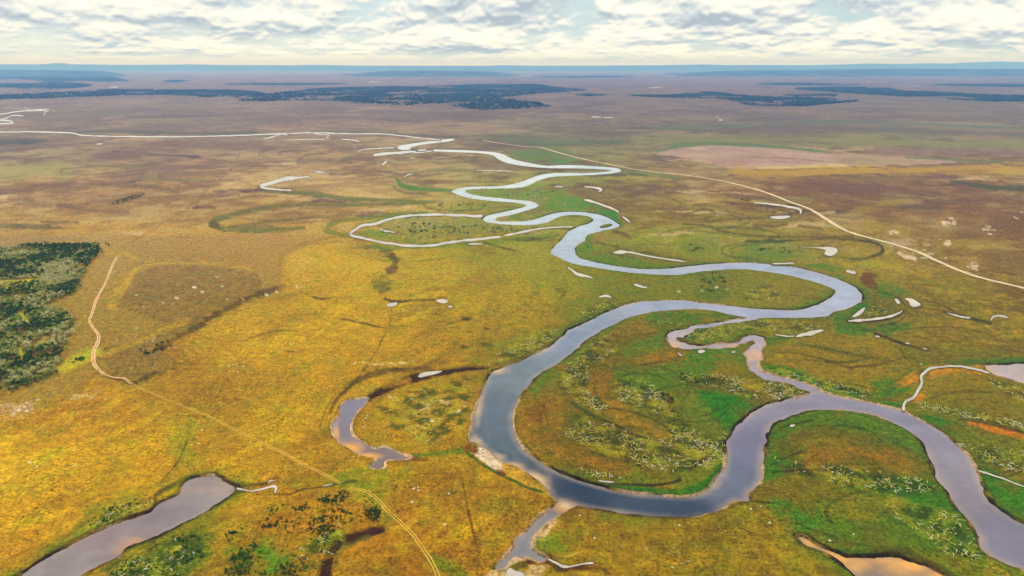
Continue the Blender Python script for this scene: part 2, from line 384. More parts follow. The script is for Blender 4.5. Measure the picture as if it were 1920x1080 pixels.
# small sheets of water: (points with widths or an outline, label, name)
S = lambda *p, w=None: strip_poly([(q[0], q[1], 0.84 * (q[2] if len(q) > 2 else w)) for q in p])
P = lambda *p: smooth_line(p, True, 3.0)
SMALL = [
    (S((-120, 250), (0, 248), (60, 247), (130, 249.2), (160, 254), (230, 256), (330, 256.3), (400, 255.3), (480, 252.5), (540, 250.5), w=2.6), 'far straight reach of the river on the left side', 'river'),
    (S((540, 250.5), (590, 248.5), (640, 250.5), (667, 251), (700, 250.6), (730, 252), (773, 257), (800, 260), (827, 262.5), w=2.3), 'far reach of the river behind the first loops', 'river'),
    (S((581, 331, 2), (560, 333, 5), (535, 335, 8), (510, 342, 7), (491, 348, 7), (490, 351.5, 5), (510, 354.5, 4), (547, 357, 3)), 'bright hook shaped oxbow lake on the tan plain', 'pond'),
    (S((905, 405), (860, 404), (820, 402), (780, 403.5), (740, 408.5), (700, 420), (680, 423), (664, 432), (655, 438.5), w=5.2), 'upper arm of the narrow side channel around the scrub meadow', 'creek'),
    (S((654, 437), (662, 442), (680, 446.5), (700, 451), (730, 456), (760, 460), (800, 461), (830, 457), (860, 452), (900, 448), (940, 444), w=5.0), 'lower arm of the narrow side channel around the scrub meadow', 'creek'),
    (S((945, 442, 2), (970, 437, 4), (1020, 428, 2.5), (1075, 425, 3)), 'thin pale channel between the scrub meadow and the river', 'creek'),
    (S((712, 427, 3), (717, 432, 4), (742, 436, 2)), 'short curved pool inside the side channel loop', 'pond'),
    (S((700, 291.5, 5), (720, 288.5, 6), (760, 286, 5), (780, 284, 3)), 'flat side arm of the river at its first loop', 'creek'),
    (S((747, 289), (780, 286.5), (810, 283.5), w=2.0), 'thin water streak beside the first river loop', 'creek'),
    (S((670, 285), (680, 281), (710, 278), (740, 277), w=2.0), 'thin curved water line left of the first loop', 'creek'),
    (S((717, 310, 5), (722, 305, 4), (727, 302, 2)), 'small bright pool left of the far loops', 'pond'),
    (S((758, 334, 3), (762, 329, 3), (775, 325.5, 2)), 'small bright pool at the green oxbow tip', 'pond'),
    (S((893, 319), (930, 320), (963, 321), w=1.6), 'thin water line in the far inner meadow', 'creek'),
    (S((1095, 350, 2), (1115, 352, 4), (1127, 356, 6), (1122, 360, 3)), 'small bent pool right of the far loops', 'pond'),
    (S((1040, 350), (1057, 350), w=2.5), 'tiny bright pool beside the far river bend', 'pond'),
    (S((1095, 374), (1120, 381), (1150, 392), (1160, 398), w=4.2), 'bright backwater strip along the green bank', 'pond'),
    (S((1167, 406), (1182, 417), w=3.2), 'short backwater below the green bank', 'pond'),
    (S((878, 457.5), (905, 457.2), w=2.8), 'short bright pool under the side channel', 'pond'),
    (S((1064, 501, 3), (1080, 512, 6), (1095, 517, 6), (1112, 521, 2)), 'white backwater strip below the river bend', 'pond'),
    (S((1150, 474, 5), (1165, 473, 7), (1180, 473, 4), (1220, 481, 3), (1285, 491, 3)), 'pinkish dry channel inside the middle bend', 'creek'),
    (S((1188, 533, 4), (1213, 540, 5)), 'small pool above the long middle reach', 'pond'),
    (S((1123, 557, 3), (1136, 554, 5), (1147, 558, 2)), 'tiny pool on the scrub bank above the river', 'pond'),
    (P((724, 571), (732, 568), (745, 567), (744, 571), (735, 575), (727, 574)), 'tiny white pool on the golden meadow', 'pond'),
    (P((818, 564), (824, 561), (834, 561), (840, 565), (836, 568), (826, 568)), 'tiny oval grey pool on the golden meadow', 'pond'),
    (P((839, 574), (845, 573), (850, 575), (845, 577)), 'smallest oval pool beside the grey pool', 'pond'),
    (P((1498, 463), (1535, 463.5), (1556, 463), (1570, 467), (1568, 475), (1556, 480), (1545, 475), (1549, 469), (1530, 465)), 'pink pool at the end of an old channel under the road', 'pond'),
    (S((1412, 380, 2), (1450, 383, 4), (1490, 390, 4), (1502, 395, 5), (1500, 402, 3)), 'pale water strip beside the gravel road', 'pond'),
    (P((1443, 407), (1462, 404.5), (1482, 405), (1475, 409), (1458, 411)), 'flat grey pool left of the gravel road', 'pond'),
    (S((1448, 494.5), (1490, 493.5), w=2.6), 'thin pool on the outer bank of the wide bend', 'pond'),
    (S((1586, 508, 5), (1605, 512, 5)), 'small oval pool outside the wide bend', 'pond'),
    (S((1678, 560, 6), (1687, 569, 6)), 'short white pool right of the wide bend', 'pond'),
    (P((1696, 559.5), (1710, 560), (1722, 567), (1726, 572), (1713, 575.5), (1706, 571), (1704, 565)), 'pinkish pool right of the wide bend, largest there', 'pond'),
    (S((1590, 602, 3), (1620, 600, 5), (1660, 595.5, 4.5), (1688, 586, 4), (1691, 581, 4)), 'curved water channel right of the wide bend', 'creek'),
    (S((1598, 594, 3), (1612, 586, 8), (1622, 577, 4)), 'pointed backwater touching the wide bend', 'pond'),
    (S((1493, 631, 4), (1515, 626, 8), (1544, 619, 4)), 'wedge shaped pale pool east of the side creek', 'pond'),
    (S((1453, 627), (1475, 630.5), (1490, 630), w=2.4), 'thin water line beside the wedge pool', 'creek'),
    (S((1776, 587, 2), (1800, 593.5, 4), (1820, 596, 3)), 'thin grey pool on the right meadow', 'pond'),
    (S((1858, 601, 4), (1862, 594, 4), (1875, 592, 4), (1891, 596, 2)), 'curved pale pool near the right edge', 'pond'),
    (S((1641, 630), (1650, 631.5), w=3.5), 'tiny pool in the dark ditch, first from the left', 'pond'),
    (S((1697, 643), (1706, 644), w=3.5), 'tiny pool in the dark ditch, second from the left', 'pond'),
    (S((1730, 653.5), (1739, 655), w=3.5), 'tiny pool in the dark ditch, third from the left', 'pond'),
    (S((1695, 770, 9), (1694, 762, 5), (1699, 753, 6), (1714, 744, 6), (1722, 732, 6), (1728, 718, 6), (1727, 706, 6), (1733, 698, 6), (1746, 690, 5), (1775, 687, 4), (1800, 687, 4), (1830, 692, 4), (1856, 699, 4)), 'narrow pale creek curving from the right pond to the river', 'creek'),
    (S((443, 916, 6), (455, 917.5, 4), (470, 920.5, 4), (485, 918.5, 4), (503, 914, 4), (514, 911.5, 6), (518, 915, 5), (515, 925, 3)), 'thin pale outlet creek of the lower left pond', 'creek'),
    (S((503, 907, 3), (507, 901, 4), (514, 901, 3)), 'tiny curl of water beside the outlet creek', 'creek'),
    (S((605, 912, 2), (614, 909.5, 4), (624, 907.5, 3)), 'short pool in the ditch left of the wheel track', 'pond'),
    (P((783, 706), (792, 699), (806, 696.5), (829, 695.5), (818, 701), (802, 704.5), (788, 708)), 'pale pool in the dark old channel above the oxbow pond', 'pond'),
    (S((1028, 1048, 5), (1045, 1057, 5), (1055, 1062, 7), (1070, 1062, 4), (1095, 1057, 3), (1113, 1056, 6)), 'reddish rivulet at the bottom edge', 'creek'),
    (P((949, 1074), (956, 1065), (966, 1070), (978, 1073), (983, 1079), (975, 1090), (952, 1092)), 'small blue grey pool at the bottom edge', 'pond'),
    (P((1444, 645), (1452, 642), (1459, 645), (1449, 649)) + np.array([-136, 13.5]), 'tiny oval pool under the side creek, left one', 'pond'),
    (P((1371, 660), (1376, 658), (1380, 660), (1375, 662)), 'tiny oval pool under the side creek, right one', 'pond'),
    (S((1270, 661, 3), (1279, 667, 4)), 'tiny slanted pool on the orange ground of the island', 'pond'),
    (S((1122, 901, 2.5), (1140, 903.5, 3.5), (1153, 904, 2)), 'thin pool along the inner bank of the big bend', 'pond'),
    (S((1481, 799, 5), (1491, 796, 5)), 'small pool on the inner bank of the right hand bend', 'pond'),
    (S((1833, 882, 3), (1850, 887, 3), (1880, 897, 3), (1920, 912, 3), (1990, 930, 3)), 'thin pale channel on the green right bank', 'creek'),
    (S((-60, 216), (0, 214), (25, 210), (50, 208), (90, 207), w=2.2), 'far pale braid at the left edge, upper one', 'river'),
    (S((45, 200.5), (55, 206), (90, 204.6), (84, 211), (82, 217), w=1.8), 'far pale braid at the left edge, hooked one', 'river'),
    (S((-60, 222), (0, 224), (22, 217), (42, 217), (45, 219), w=2.0), 'far pale braid at the left edge, middle one', 'river'),
    (S((-60, 233), (0, 232), (24, 231), (16, 226.5), (0, 226), (-60, 225), w=3.2), 'far pale braid at the left edge, lowest one', 'river'),
    (S((180, 270.5), (193, 269.5), w=3.2), 'tiny pale pool under the far left reach', 'pond'),
    (S((493, 261.5), (510, 256.5), (527, 252.5), (540, 253.5), w=2.2), 'small hooked pool under the far reach, left one', 'pond'),
    (S((583, 248.5), (600, 252), (617, 253), (612, 258), (618, 261), w=1.8), 'small hooked pool under the far reach, right one', 'pond'),
    (S((540, 262.3), (575, 261.5), (612, 261), w=1.4), 'thin water line under the far reach', 'creek'),
    (S((640, 261), (665, 263), (675, 266), w=2.0), 'thin pool left of the first loops', 'creek'),
    (S((589, 320.5, 3), (600, 323, 3), (612, 325, 2)), 'short bright pool above the oxbow lake', 'pond'),
    (S((1108, 219.5), (1128, 219), w=1.6), 'far bright pool on the plain, left one', 'pond'),
    (S((1131, 220), (1150, 220.5), w=1.6), 'far bright pool on the plain, right one', 'pond'),
    (S((1362, 179.5), (1400, 178.5), w=1.5), 'far bright pool between the dark woods, upper one', 'pond'),
    (S((1380, 183.3), (1388, 183.3), w=1.7), 'far bright pool between the dark woods, lower one', 'pond'),
    (S((1343, 219.2), (1349, 220), w=1.8), 'far white speck of water on the right, upper', 'pond'),
    (S((1347, 225), (1355, 225.3), w=2.0), 'far white speck of water on the right, lower', 'pond'),
    (S((205, 163.5), (222, 163), w=1.6), 'far bright pool at the far left wood', 'pond'),
    (S((690, 153.3), (713, 153.6), w=1.4), 'far bright streak before the centre hills', 'pond'),
    (S((1217, 164.5), (1240, 164.3), w=1.3), 'far bright streak right of the long wood', 'pond'),
]

# ------------------------------------------------------------------ ground sheet: rows of even distance, columns fan out with the view
rows = np.concatenate([np.array([131.5, 133, 134.5]), np.arange(136, 440, 1.0), np.arange(440, 1162, 1.7), np.array([1180, 1220, 1300, 1450, 1800, 2600])])
cols = np.concatenate([np.array([-2400, -1400, -800, -500]), np.arange(-320, 2242, 1.95), np.array([2420, 2720, 3320, 4320])])
NR, NC = len(rows), len(cols)
b_r = (rows - 540.0) / FPX
t_r = H / (SP + b_r * CP)
Y_r = (CP - b_r * SP) * t_r
PX = np.broadcast_to(cols[None, :], (NR, NC)).astype(np.float64)
PY = np.broadcast_to(rows[:, None], (NR, NC)).astype(np.float64)
WX = ((PX - 960.0) / FPX) * t_r[:, None]
WY = np.broadcast_to(Y_r[:, None], (NR, NC)).copy()
sp_row = np.abs(np.gradient(Y_r))[:, None] * np.ones((1, NC))
mpp = (t_r / FPX)[:, None]      # metres per photo pixel across


def window(x0, y0, x1, y1):
    r0 = max(0, np.searchsorted(rows, y0) - 1)
    r1 = min(NR, np.searchsorted(rows, y1) + 1)
    c0 = max(0, np.searchsorted(cols, x0) - 1)
    c1 = min(NC, np.searchsorted(cols, x1) + 1)
    return slice(r0, r1), slice(c0, c1)


def inside_mask(poly, win):
    rs, cs = win
    m = np.zeros((rs.stop - rs.start, cs.stop - cs.start), bool)
    rr, cc = rows[rs], cols[cs]
    n = len(poly)
    for i in range(n):
        xa, ya = poly[i]
        xb, yb = poly[(i + 1) % n]
        if ya == yb:
            continue
        lo, hi = (ya, yb) if ya < yb else (yb, ya)
        i0, i1 = np.searchsorted(rr, lo, 'left'), np.searchsorted(rr, hi, 'left')
        for r in range(i0, i1):
            x = xa + (rr[r] - ya) / (yb - ya) * (xb - xa)
            m[r, np.searchsorted(cc, x):] ^= True
    return m


def seg_dist(px, py, a, b, wts=None):
    dx, dy = b[0] - a[0], b[1] - a[1]
    L2 = dx * dx + dy * dy + 1e-9
    t = np.clip(((px - a[0]) * dx + (py - a[1]) * dy) / L2, 0, 1)
    dd = np.hypot(px - (a[0] + t * dx), py - (a[1] + t * dy))
    return dd, t


# world-metric signed distance to water (negative inside), only near it
def water_sd(poly, pad=26.0):
    sd = np.full((NR, NC), 1e6)
    wp = np.array([at(x, y)[:2] for x, y in poly])
    n = len(poly)
    for i in range(n):
        j = (i + 1) % n
        a, b = wp[i], wp[j]
        ym = 0.5 * (poly[i][1] + poly[j][1])
        m_px = (H / (SP + (ym - 540) / FPX * CP)) / FPX
        dy_px = pad / max(m_px * m_px * FPX / H * 1.0, 1e-3) + 6
        dx_px = pad / m_px + 8
        x0, x1 = sorted((poly[i][0], poly[j][0]))
        y0, y1 = sorted((poly[i][1], poly[j][1]))
        w = window(x0 - dx_px, y0 - dy_px, x1 + dx_px, y1 + dy_px)
        dd, _ = seg_dist(WX[w], WY[w], a, b)
        sd[w] = np.minimum(sd[w], dd)
    w = window(poly[:, 0].min() - 5, poly[:, 1].min() - 5, poly[:, 0].max() + 5, poly[:, 1].max() + 5)
    m = inside_mask(poly, w)
    sub = sd[w]
    sub[m] *= -1
    sd[w] = sub
    return sd


# ------------------------------------------------------------------ ground colour: what grows where
GX = [0, 160, 320, 480, 640, 800, 960, 1120, 1280, 1440, 1600, 1760, 1920]
GY = [130, 200, 250, 300, 350, 400, 450, 500, 560, 620, 700, 780, 860, 940, 1020]
GC = ['9a7a50 9a7a50 98784e 9a7a50 9c7a50 9a7a52 98764e 98784e 9a7850 98764e 9a7850 98784e 98784e',
      'a08458 a08256 a08456 a28458 a08458 a08258 a08056 9e8058 a08258 a08056 9c8054 9a8054 98804e',
      'a08858 a08650 a08656 a0825a a08458 9c8050 8c8248 88803e 84803c 888438 8a8438 86803c 8a8238',
      '9a8a50 a08858 9c7a50 a08050 a58450 988042 8c8038 8e8234 957c40 987c3a a08024 8c6a40 967a2a',
      '9c7848 a07a48 a07c4a a5824c a88550 988040 8c8236 8a7e30 94783a 8c6638 8a6338 88603a 8a6438',
      '98743f a07a42 a07a45 a5803f a8823c 9c8230 8c8428 907f22 957c24 8e7030 8a6236 88623a 8a6438',
      'a57d38 a8803c a8803a a88038 a88428 a08620 988a1c 8c8a1c 8a8a1e 8f8420 947a28 8a6830 86603a',
      'a07838 b08830 9c7438 a07838 b08e1c a88c18 a08c18 8c881a 8a861c 90861c 988424 8c6c30 805c34',
      'a88020 ac7f28 98703a a07a28 b89014 b09014 a88c16 98881a 8c841a 90861a 948418 90801e 866a2c',
      'b08418 a87e24 9c7430 b48a18 b88e12 b08a12 a88814 947c18 8c7c18 907e18 948218 98821a 8c7a22',
      'a87a1c b08018 ac8016 b88c10 b88a10 b08410 9c7a14 907014 807812 84780f 8e7c14 907c16 907a18',
      'b48212 b88410 b48a10 b08610 ac8212 a87a12 9a7012 927012 7c7a12 8a7012 7c7414 808014 847814',
      'b88a10 bc8e10 b48610 b08410 a87c12 a47812 a07212 8e7014 887410 7a7410 807410 7c7814 807814',
      'b88810 b88a10 b08210 a87a10 a07014 a47410 a67412 a27212 9a7412 8a7412 787812 747612 6c7a14',
      'b88410 a87810 8a7012 907010 a87410 a87410 a87410 a07814 947614 8a7412 807812 7c7a12 748014']
grid = np.array([[lin(c) for c in r.split()] for r in GC])
wob = fbm(WX, WY, 260.0, 3, 5)
wob2 = fbm(WX, WY, 260.0, 3, 95)
gx = np.clip((PX + wob * 90.0 - GX[0]) / 160.0, 0, len(GX) - 1.001)
gyv = np.clip(np.interp(PY + wob2 * 26.0, GY, np.arange(len(GY))), 0, len(GY) - 1.001)
i0, j0 = gx.astype(int), gyv.astype(int)
fx, fy = (gx - i0)[..., None], (gyv - j0)[..., None]
fx, fy = fx * fx * (3 - 2 * fx), fy * fy * (3 - 2 * fy)
COL = (grid[j0, i0] * (1 - fx) + grid[j0, i0 + 1] * fx) * (1 - fy) + (grid[j0 + 1, i0] * (1 - fx) + grid[j0 + 1, i0 + 1] * fx) * fy
HGT = np.zeros((NR, NC))
near = np.clip((PY - 300) / 300.0, 0, 1)

nA = fbm(WX, WY, 46.0, 4, 21)
nB = fbm(WX, WY, 150.0, 4, 33)
nC = fbm(WX, WY, 520.0, 4, 47)
nE = fbm(WX, WY, 13.0, 3, 27) * np.clip(9.0 / sp_row, 0, 1) + nA * (1 - np.clip(9.0 / sp_row, 0, 1))
nD = fbm(WX * 0.55, WY * 0.9, 1500.0, 4, 61)


def blend(mask, color, w=None):
    c = lin(color) if isinstance(color, str) else color
    if w is None:
        COL[:] = COL * (1 - mask[..., None]) + c * mask[..., None]
    else:
        COL[w] = COL[w] * (1 - mask[..., None]) + c * mask[..., None]


def sstep(e0, e1, x):
    t = np.clip((x - e0) / (e1 - e0), 0, 1)
    return t * t * (3 - 2 * t)


# patches of heath, straw and damp ground over the whole plain
fade_a = np.clip(60.0 / sp_row, 0, 1)
midw = np.clip((470 - PY) / 120.0, 0, 1)
blend(sstep(0.06, 0.42, nB) * 0.36, '6e4a28')
blend(sstep(0.02, 0.26, nB) * 0.32 * midw, '624632')
goldw = np.clip((PY - 430) / 130.0, 0, 1)
blend(sstep(0.10, 0.50, -nB) * 0.34 * goldw, 'c4a030')
blend(sstep(0.10, 0.50, -nB) * 0.4 * (1 - goldw), 'b09a70')
blend(sstep(0.10, 0.42, nA) * 0.22 * fade_a, '64441a')
blend(sstep(0.02, 0.26, nA) * 0.38 * midw * fade_a, '5c4230')
blend(sstep(0.12, 0.42, -nA) * 0.34 * fade_a * goldw * 0.6, 'cba024')
blend(sstep(0.12, 0.42, -nA) * 0.34 * fade_a * (1 - goldw), 'b29c72')
eastw = sstep(700, 1150, PX)
blend(sstep(0.10, 0.42, nE) * (0.14 + 0.3 * eastw) * near, '5a4a10')
blend(sstep(0.12, 0.42, -nE) * (0.14 + 0.24 * eastw) * near, 'd2a81e')
far_w = np.clip((430 - PY) / 120.0, 0, 1)
blend(sstep(0.05, 0.40, nC) * 0.62 * far_w, '66463a')
blend(sstep(0.10, 0.45, -nC) * 0.40 * far_w, 'bb9a62')
blend(sstep(0.12, 0.45, nD) * 0.45 * np.clip((330 - PY) / 60.0, 0, 1), '6a4a40')
blend(sstep(0.15, 0.5, -nD) * 0.30 * np.clip((330 - PY) / 60.0, 0, 1), '8a8a48')


def px_sd(poly, pad):
    poly = np.asarray(poly, float)
    w = window(poly[:, 0].min() - pad, poly[:, 1].min() - pad, poly[:, 0].max() + pad, poly[:, 1].max() + pad)
    x, y = PX[w], PY[w]
    sd = np.full(x.shape, 1e6)
    n = len(poly)
    for i in range(n):
        dd, _ = seg_dist(x, y, poly[i], poly[(i + 1) % n])
        sd = np.minimum(sd, dd)
    sd[inside_mask(poly, w)] *= -1
    return sd, w


def area(pts, color, feather=8, op=1.0, warp=6.0, smooth=True, rough=None, mot=0.65):
    poly = smooth_line(pts, True, 12.0) if smooth else np.array(pts, float)
    sd, w = px_sd(poly, feather + warp + 4)
    m = sstep(feather, -feather, sd + (nA[w] * 1.2 + nB[w] * 0.8 + nE[w]) * 2.6 * warp) * op
    m = m * np.clip(1.0 - mot * sstep(0.0, 0.4, nE[w] + 0.6 * nA[w]), 0, 1)
    if rough is not None:
        m = m * np.clip(0.6 + nA[w] * rough, 0, 1)
    blend(m, color, w)
    return m, w


def stroke(pts, color, wdt=6, feather=3, op=1.0, warp=1.5, dig=0.0):
    p = np.array([(q[0], q[1], q[2] if len(q) > 2 else wdt) for q in pts], float)
    p = smooth_line(p, False, 8.0)
    pad = p[:, 2].max() + feather + warp + 4
    w = window(p[:, 0].min() - pad, p[:, 1].min() - pad, p[:, 0].max() + pad, p[:, 1].max() + pad)
    x, y = PX[w], PY[w]
    sd = np.full(x.shape, 1e6)
    for i in range(len(p) - 1):
        dd, t = seg_dist(x, y, p[i], p[i + 1])
        sd = np.minimum(sd, dd - 0.5 * (p[i, 2] + t * (p[i + 1, 2] - p[i, 2])))
    m = sstep(feather, -feather * 0.6, sd + (nA[w] + nB[w] + nE[w]) * 2.0 * warp) * np.clip(1.0 - 0.22 * sstep(0.05, 0.4, nE[w]), 0, 1)
    blend(m * op, color, w)
    if dig:
        HGT[w] -= m * dig
    return m, w


# wind-combed streaks of straw, heath and damp turf
for k in range(90):
    x0, y0 = rng.uniform(-100, 950), rng.uniform(520, 1010)
    L = rng.uniform(50, 210)
    an = math.radians(rng.normal(-24, 8))
    c_ = ['7e5a10', 'd0a618', '767410', '8c660f', 'd8ac1c', '6c4c10'][rng.integers(6)]
    bend = rng.normal(0, 0.10) * L
    pts_ = [(x0 - L / 2 * math.cos(an), y0 - L / 2 * math.sin(an), 3), (x0 + bend * 0.3, y0 + bend, rng.uniform(5, 16)), (x0 + L / 2 * math.cos(an), y0 + L / 2 * math.sin(an), 3)]
    stroke(pts_, c_, 8, 7, rng.uniform(0.25, 0.55), 5)
for k in range(230):
    y0 = 140 + 330 * rng.random() ** 1.3
    x0 = rng.uniform(-250, 2200) if y0 < 330 else rng.choice([rng.uniform(-250, 700), rng.uniform(1250, 2200)])
    L = rng.uniform(30, 190)
    sc_ = 0.35 + 0.65 * (y0 - 130) / 300.0
    c_ = ['55392e', '5c4234', '6a4a44', '4e4228', 'b8986c', 'c0a070', '6a6434'][rng.integers(7)]
    tl = rng.normal(0, 0.03)
    pts_ = [(x0 - L / 2, y0 - tl * L, 1), (x0, y0 + rng.normal(0, 2) * sc_, rng.uniform(2, 8) * sc_), (x0 + L / 2, y0 + tl * L, 1)]
    stroke(pts_, c_, 4, 2.2 * sc_ + 0.6, rng.uniform(0.5, 1.0), 2.2 * sc_)
# --- left plain, wood edge and heath terrace
FOREST = [(-150, 468), (0, 466), (60, 460), (140, 459), (182, 459), (188, 470), (178, 486), (165, 497), (155, 515), (148, 530), (142, 545), (122, 556),
          (100, 565), (84, 572), (100, 580), (120, 586), (138, 598), (136, 618), (128, 636), (126, 652), (112, 676), (102, 698), (80, 712), (36, 727), (0, 738), (-150, 752)]
HEATH = [(262, 503), (340, 497), (430, 500), (478, 512), (488, 528), (482, 540), (532, 538), (470, 560), (420, 584), (375, 612), (325, 640), (302, 660), (334, 684), (290, 703), (250, 719),
         (205, 705), (182, 680), (196, 655), (250, 640), (300, 605), (240, 580), (226, 566), (234, 548), (246, 520)]
area([(-40, 560), (120, 560), (200, 480), (210, 480), (190, 560), (170, 610), (182, 650), (176, 690), (130, 740), (-40, 800)], '9c7428', 16, 0.6)
area([(-330, 448), (120, 440), (330, 446), (470, 438), (612, 446), (560, 461), (531, 478), (523, 505), (527, 530), (533, 537), (470, 560), (375, 612), (302, 661), (334, 684), (250, 720), (180, 712), (140, 742), (0, 772), (-330, 790)], '967850', 6, 0.8, 4, mot=0.5)
area(HEATH, '7a5e48', 9, 0.75, 4, mot=0.5)
stroke([(200, 474), (235, 478), (270, 486), (300, 495), (360, 494), (430, 500), (470, 506)], 'c09a1c', 7, 7, 0.55, 4)
stroke([(290, 488), (255, 505), (240, 530), (222, 552), (206, 568), (214, 582)], 'c09a1c', 11, 8, 0.55, 5)
stroke([(190, 668), (240, 655), (300, 625), (350, 605)], 'b89018', 8, 5, 0.6)
stroke([(120, 690), (150, 672), (180, 660)], 'b8b020', 18, 8, 0.7)
stroke([(250, 720), (290, 703), (332, 685, 3)], '5a4022', 4, 2.5, 0.75, 3)  # scarp lines: shade of the steep face painted as dark strokes
stroke([(302, 660), (325, 641), (375, 612), (420, 584), (470, 559), (500, 547), (533, 536)], '5a4024', 5, 3, 0.8, 3)
stroke([(523, 528), (524, 500), (530, 478), (556, 462), (590, 452), (612, 447)], '5e4420', 4, 3, 0.8)
area([(525, 495), (545, 470), (612, 450), (660, 470), (680, 520), (640, 560), (560, 560), (525, 530)], 'b8900f', 14, 0.5)
area([(330, 455), (420, 440), (520, 440), (605, 446), (560, 462), (530, 478), (522, 520), (480, 505), (400, 492), (320, 488)], '98703c', 8, 0.6)
area([(-60, 640 + 130), (40, 755), (60, 770), (20, 790), (-60, 800)], 'b89060', 5, 0.8)
stroke([(140, 748), (165, 738), (185, 735)], 'c0a070', 5, 3, 0.7)
stroke([(0, 880), (110, 845), (240, 805), (300, 770)], 'c8a012', 8, 5, 0.5)
stroke([(30, 830), (150, 790), (230, 760), (300, 735)], '8a6410', 7, 6, 0.4)
area([(335, 800), (375, 780), (370, 830), (385, 870), (345, 880), (320, 850)], '8e8a14', 10, 0.6)
stroke([(300, 910), (330, 880), (345, 840), (360, 790)], '847c12', 8, 6, 0.6)
area([(160, 945), (210, 935), (270, 925), (290, 945), (240, 965), (170, 985), (140, 1000)], '787c14', 8, 0.7)
# --- old dry channels
stroke([(800, 381, 2), (700, 383), (620, 383), (560, 384), (520, 386, 7), (480, 393, 8), (440, 402, 9), (405, 412, 10), (398, 419, 12), (420, 428, 10), (460, 431, 10), (520, 430, 8), (570, 426, 3)], '56561e', 6, 3, 0.85, 1, 1.0)
stroke([(400, 417, 9), (398, 421, 9), (410, 426, 7)], '4a3c18', 8, 3, 0.7)
stroke([(430, 424, 4), (480, 419), (530, 412), (570, 408.5), (630, 409, 2)], '62521c', 5, 2, 0.8, 0.6, 0.6)
stroke([(800, 400, 3), (740, 402), (690, 409), (640, 413, 7), (618, 423, 9), (612, 432, 9), (640, 440, 9), (672, 446, 5)], '5e6414', 6, 3, 0.8, 1, 0.6)
stroke([(548, 359, 5), (600, 364, 6), (630, 370, 6), (680, 374), (760, 377), (820, 379, 2)], '565c20', 5, 2.5, 0.8, 0.6)
stroke([(484, 350), (500, 358, 7), (540, 362, 4), (600, 368, 3)], '4c5424', 6, 3, 0.7)
stroke([(745, 335, 4), (750, 346, 8), (775, 353, 8), (810, 356, 5), (848, 358, 3)], '3c6a14', 7, 3, 0.9, 0.6)
stroke([(738, 350), (750, 358, 5), (770, 362), (800, 363)], '4a4a1a', 4, 2, 0.7)
stroke([(770, 325), (800, 321), (860, 320), (900, 322)], '5a5a20', 3, 2, 0.7)
stroke([(775, 337), (830, 340), (880, 340), (940, 341)], '5a5a20', 2.5, 2, 0.6)
stroke([(120, 250), (200, 246), (300, 249), (400, 250), (480, 247)], '3c4a2a', 5, 2, 0.75, 0.6)
stroke([(590, 246.5), (680, 247.5), (760, 252), (860, 258)], '3c4a2a', 3, 1.5, 0.7, 0.4)
area([(0, 262), (60, 260), (92, 263), (70, 267), (40, 272), (0, 272), (-60, 270)], '28361c', 2, 0.95, 1)
for a in ([(190, 297), (225, 295), (262, 296)], [(300, 331), (360, 326), (420, 324)], [(110, 385), (140, 386), (165, 382)], [(30, 345), (90, 347), (140, 340)],
          [(0, 360), (60, 358)], [(240, 400), (180, 394), (110, 386)], [(400, 268), (430, 272), (490, 270)], [(495, 283), (520, 280), (560, 284)], [(640, 300), (670, 296), (700, 299)],
          [(560, 302), (590, 300), (620, 302)], [(350, 345), (380, 350), (410, 346)], [(220, 348), (290, 352), (330, 360)], [(60, 375), (20, 372)]):
    stroke(a, '644632', 6, 4, 0.6, 2)
stroke([(0, 330), (60, 318), (110, 312), (120, 325)], '8a8638', 22, 12, 0.5)
# --- centre meadow
area([(690, 520), (715, 515), (735, 525), (732, 545), (715, 552), (700, 538)], '64601a', 4, 0.85, 2)
area([(722, 506), (735, 496), (748, 500), (742, 510), (728, 513)], '5a3c18', 3, 0.85, 1)
stroke([(685, 463, 8), (705, 462, 8), (722, 470, 12), (735, 482, 12), (742, 494, 8)], '5a5c18', 8, 4, 0.8)
stroke([(735, 478), (745, 490)], '6a3a1c', 7, 3, 0.8)
stroke([(722, 560, 3), (735, 566, 5), (770, 563, 4), (815, 562, 3)], '4c4012', 4, 2, 0.9, 0.6, 0.5)
stroke([(733, 575), (733, 600), (715, 640), (690, 684), (660, 720), (632, 745), (610, 790)], '7a5c10', 1.6, 1.2, 0.6, 0.5)
stroke([(640, 600), (690, 608), (720, 615)], '8a6810', 1.5, 1.5, 0.5, 0.5)
for (x, y, rx, ry) in ((822, 589, 12, 3), (875, 597, 14, 5), (912, 648, 16, 7), (913, 618, 8, 4), (871, 651, 8, 3), (1052, 546, 12, 3), (736, 1052, 11, 6), (545, 660, 10, 3)):
    area([(x - rx, y), (x - rx * .5, y - ry), (x + rx * .5, y - ry * .7), (x + rx, y), (x + rx * .4, y + ry), (x - rx * .5, y + ry * .8)], '4e3c12', 2, 0.85, 0.8)
area([(780, 640), (830, 600), (860, 615), (840, 640), (810, 650)], '8a6412', 10, 0.35)
area([(880, 660), (930, 640), (990, 620), (1050, 610), (1045, 640), (1000, 665), (950, 680), (900, 680)], '7e801a', 10, 0.7)
area([(1040, 580), (1090, 560), (1150, 540), (1200, 545), (1160, 572), (1100, 600), (1070, 612)], '70781a', 10, 0.7)
area([(1110, 520), (1180, 520), (1300, 525), (1370, 508), (1330, 530), (1300, 558), (1200, 560), (1120, 545)], '6e781c', 8, 0.6)
area([(820, 470), (880, 462), (960, 455), (1030, 450), (1030, 475), (1060, 500), (1120, 530), (1040, 545), (950, 510), (870, 490)], '84861a', 14, 0.55)
stroke([(690, 684), (720, 682), (760, 681), (778, 684)], 'c8b070', 2, 2, 0.6)
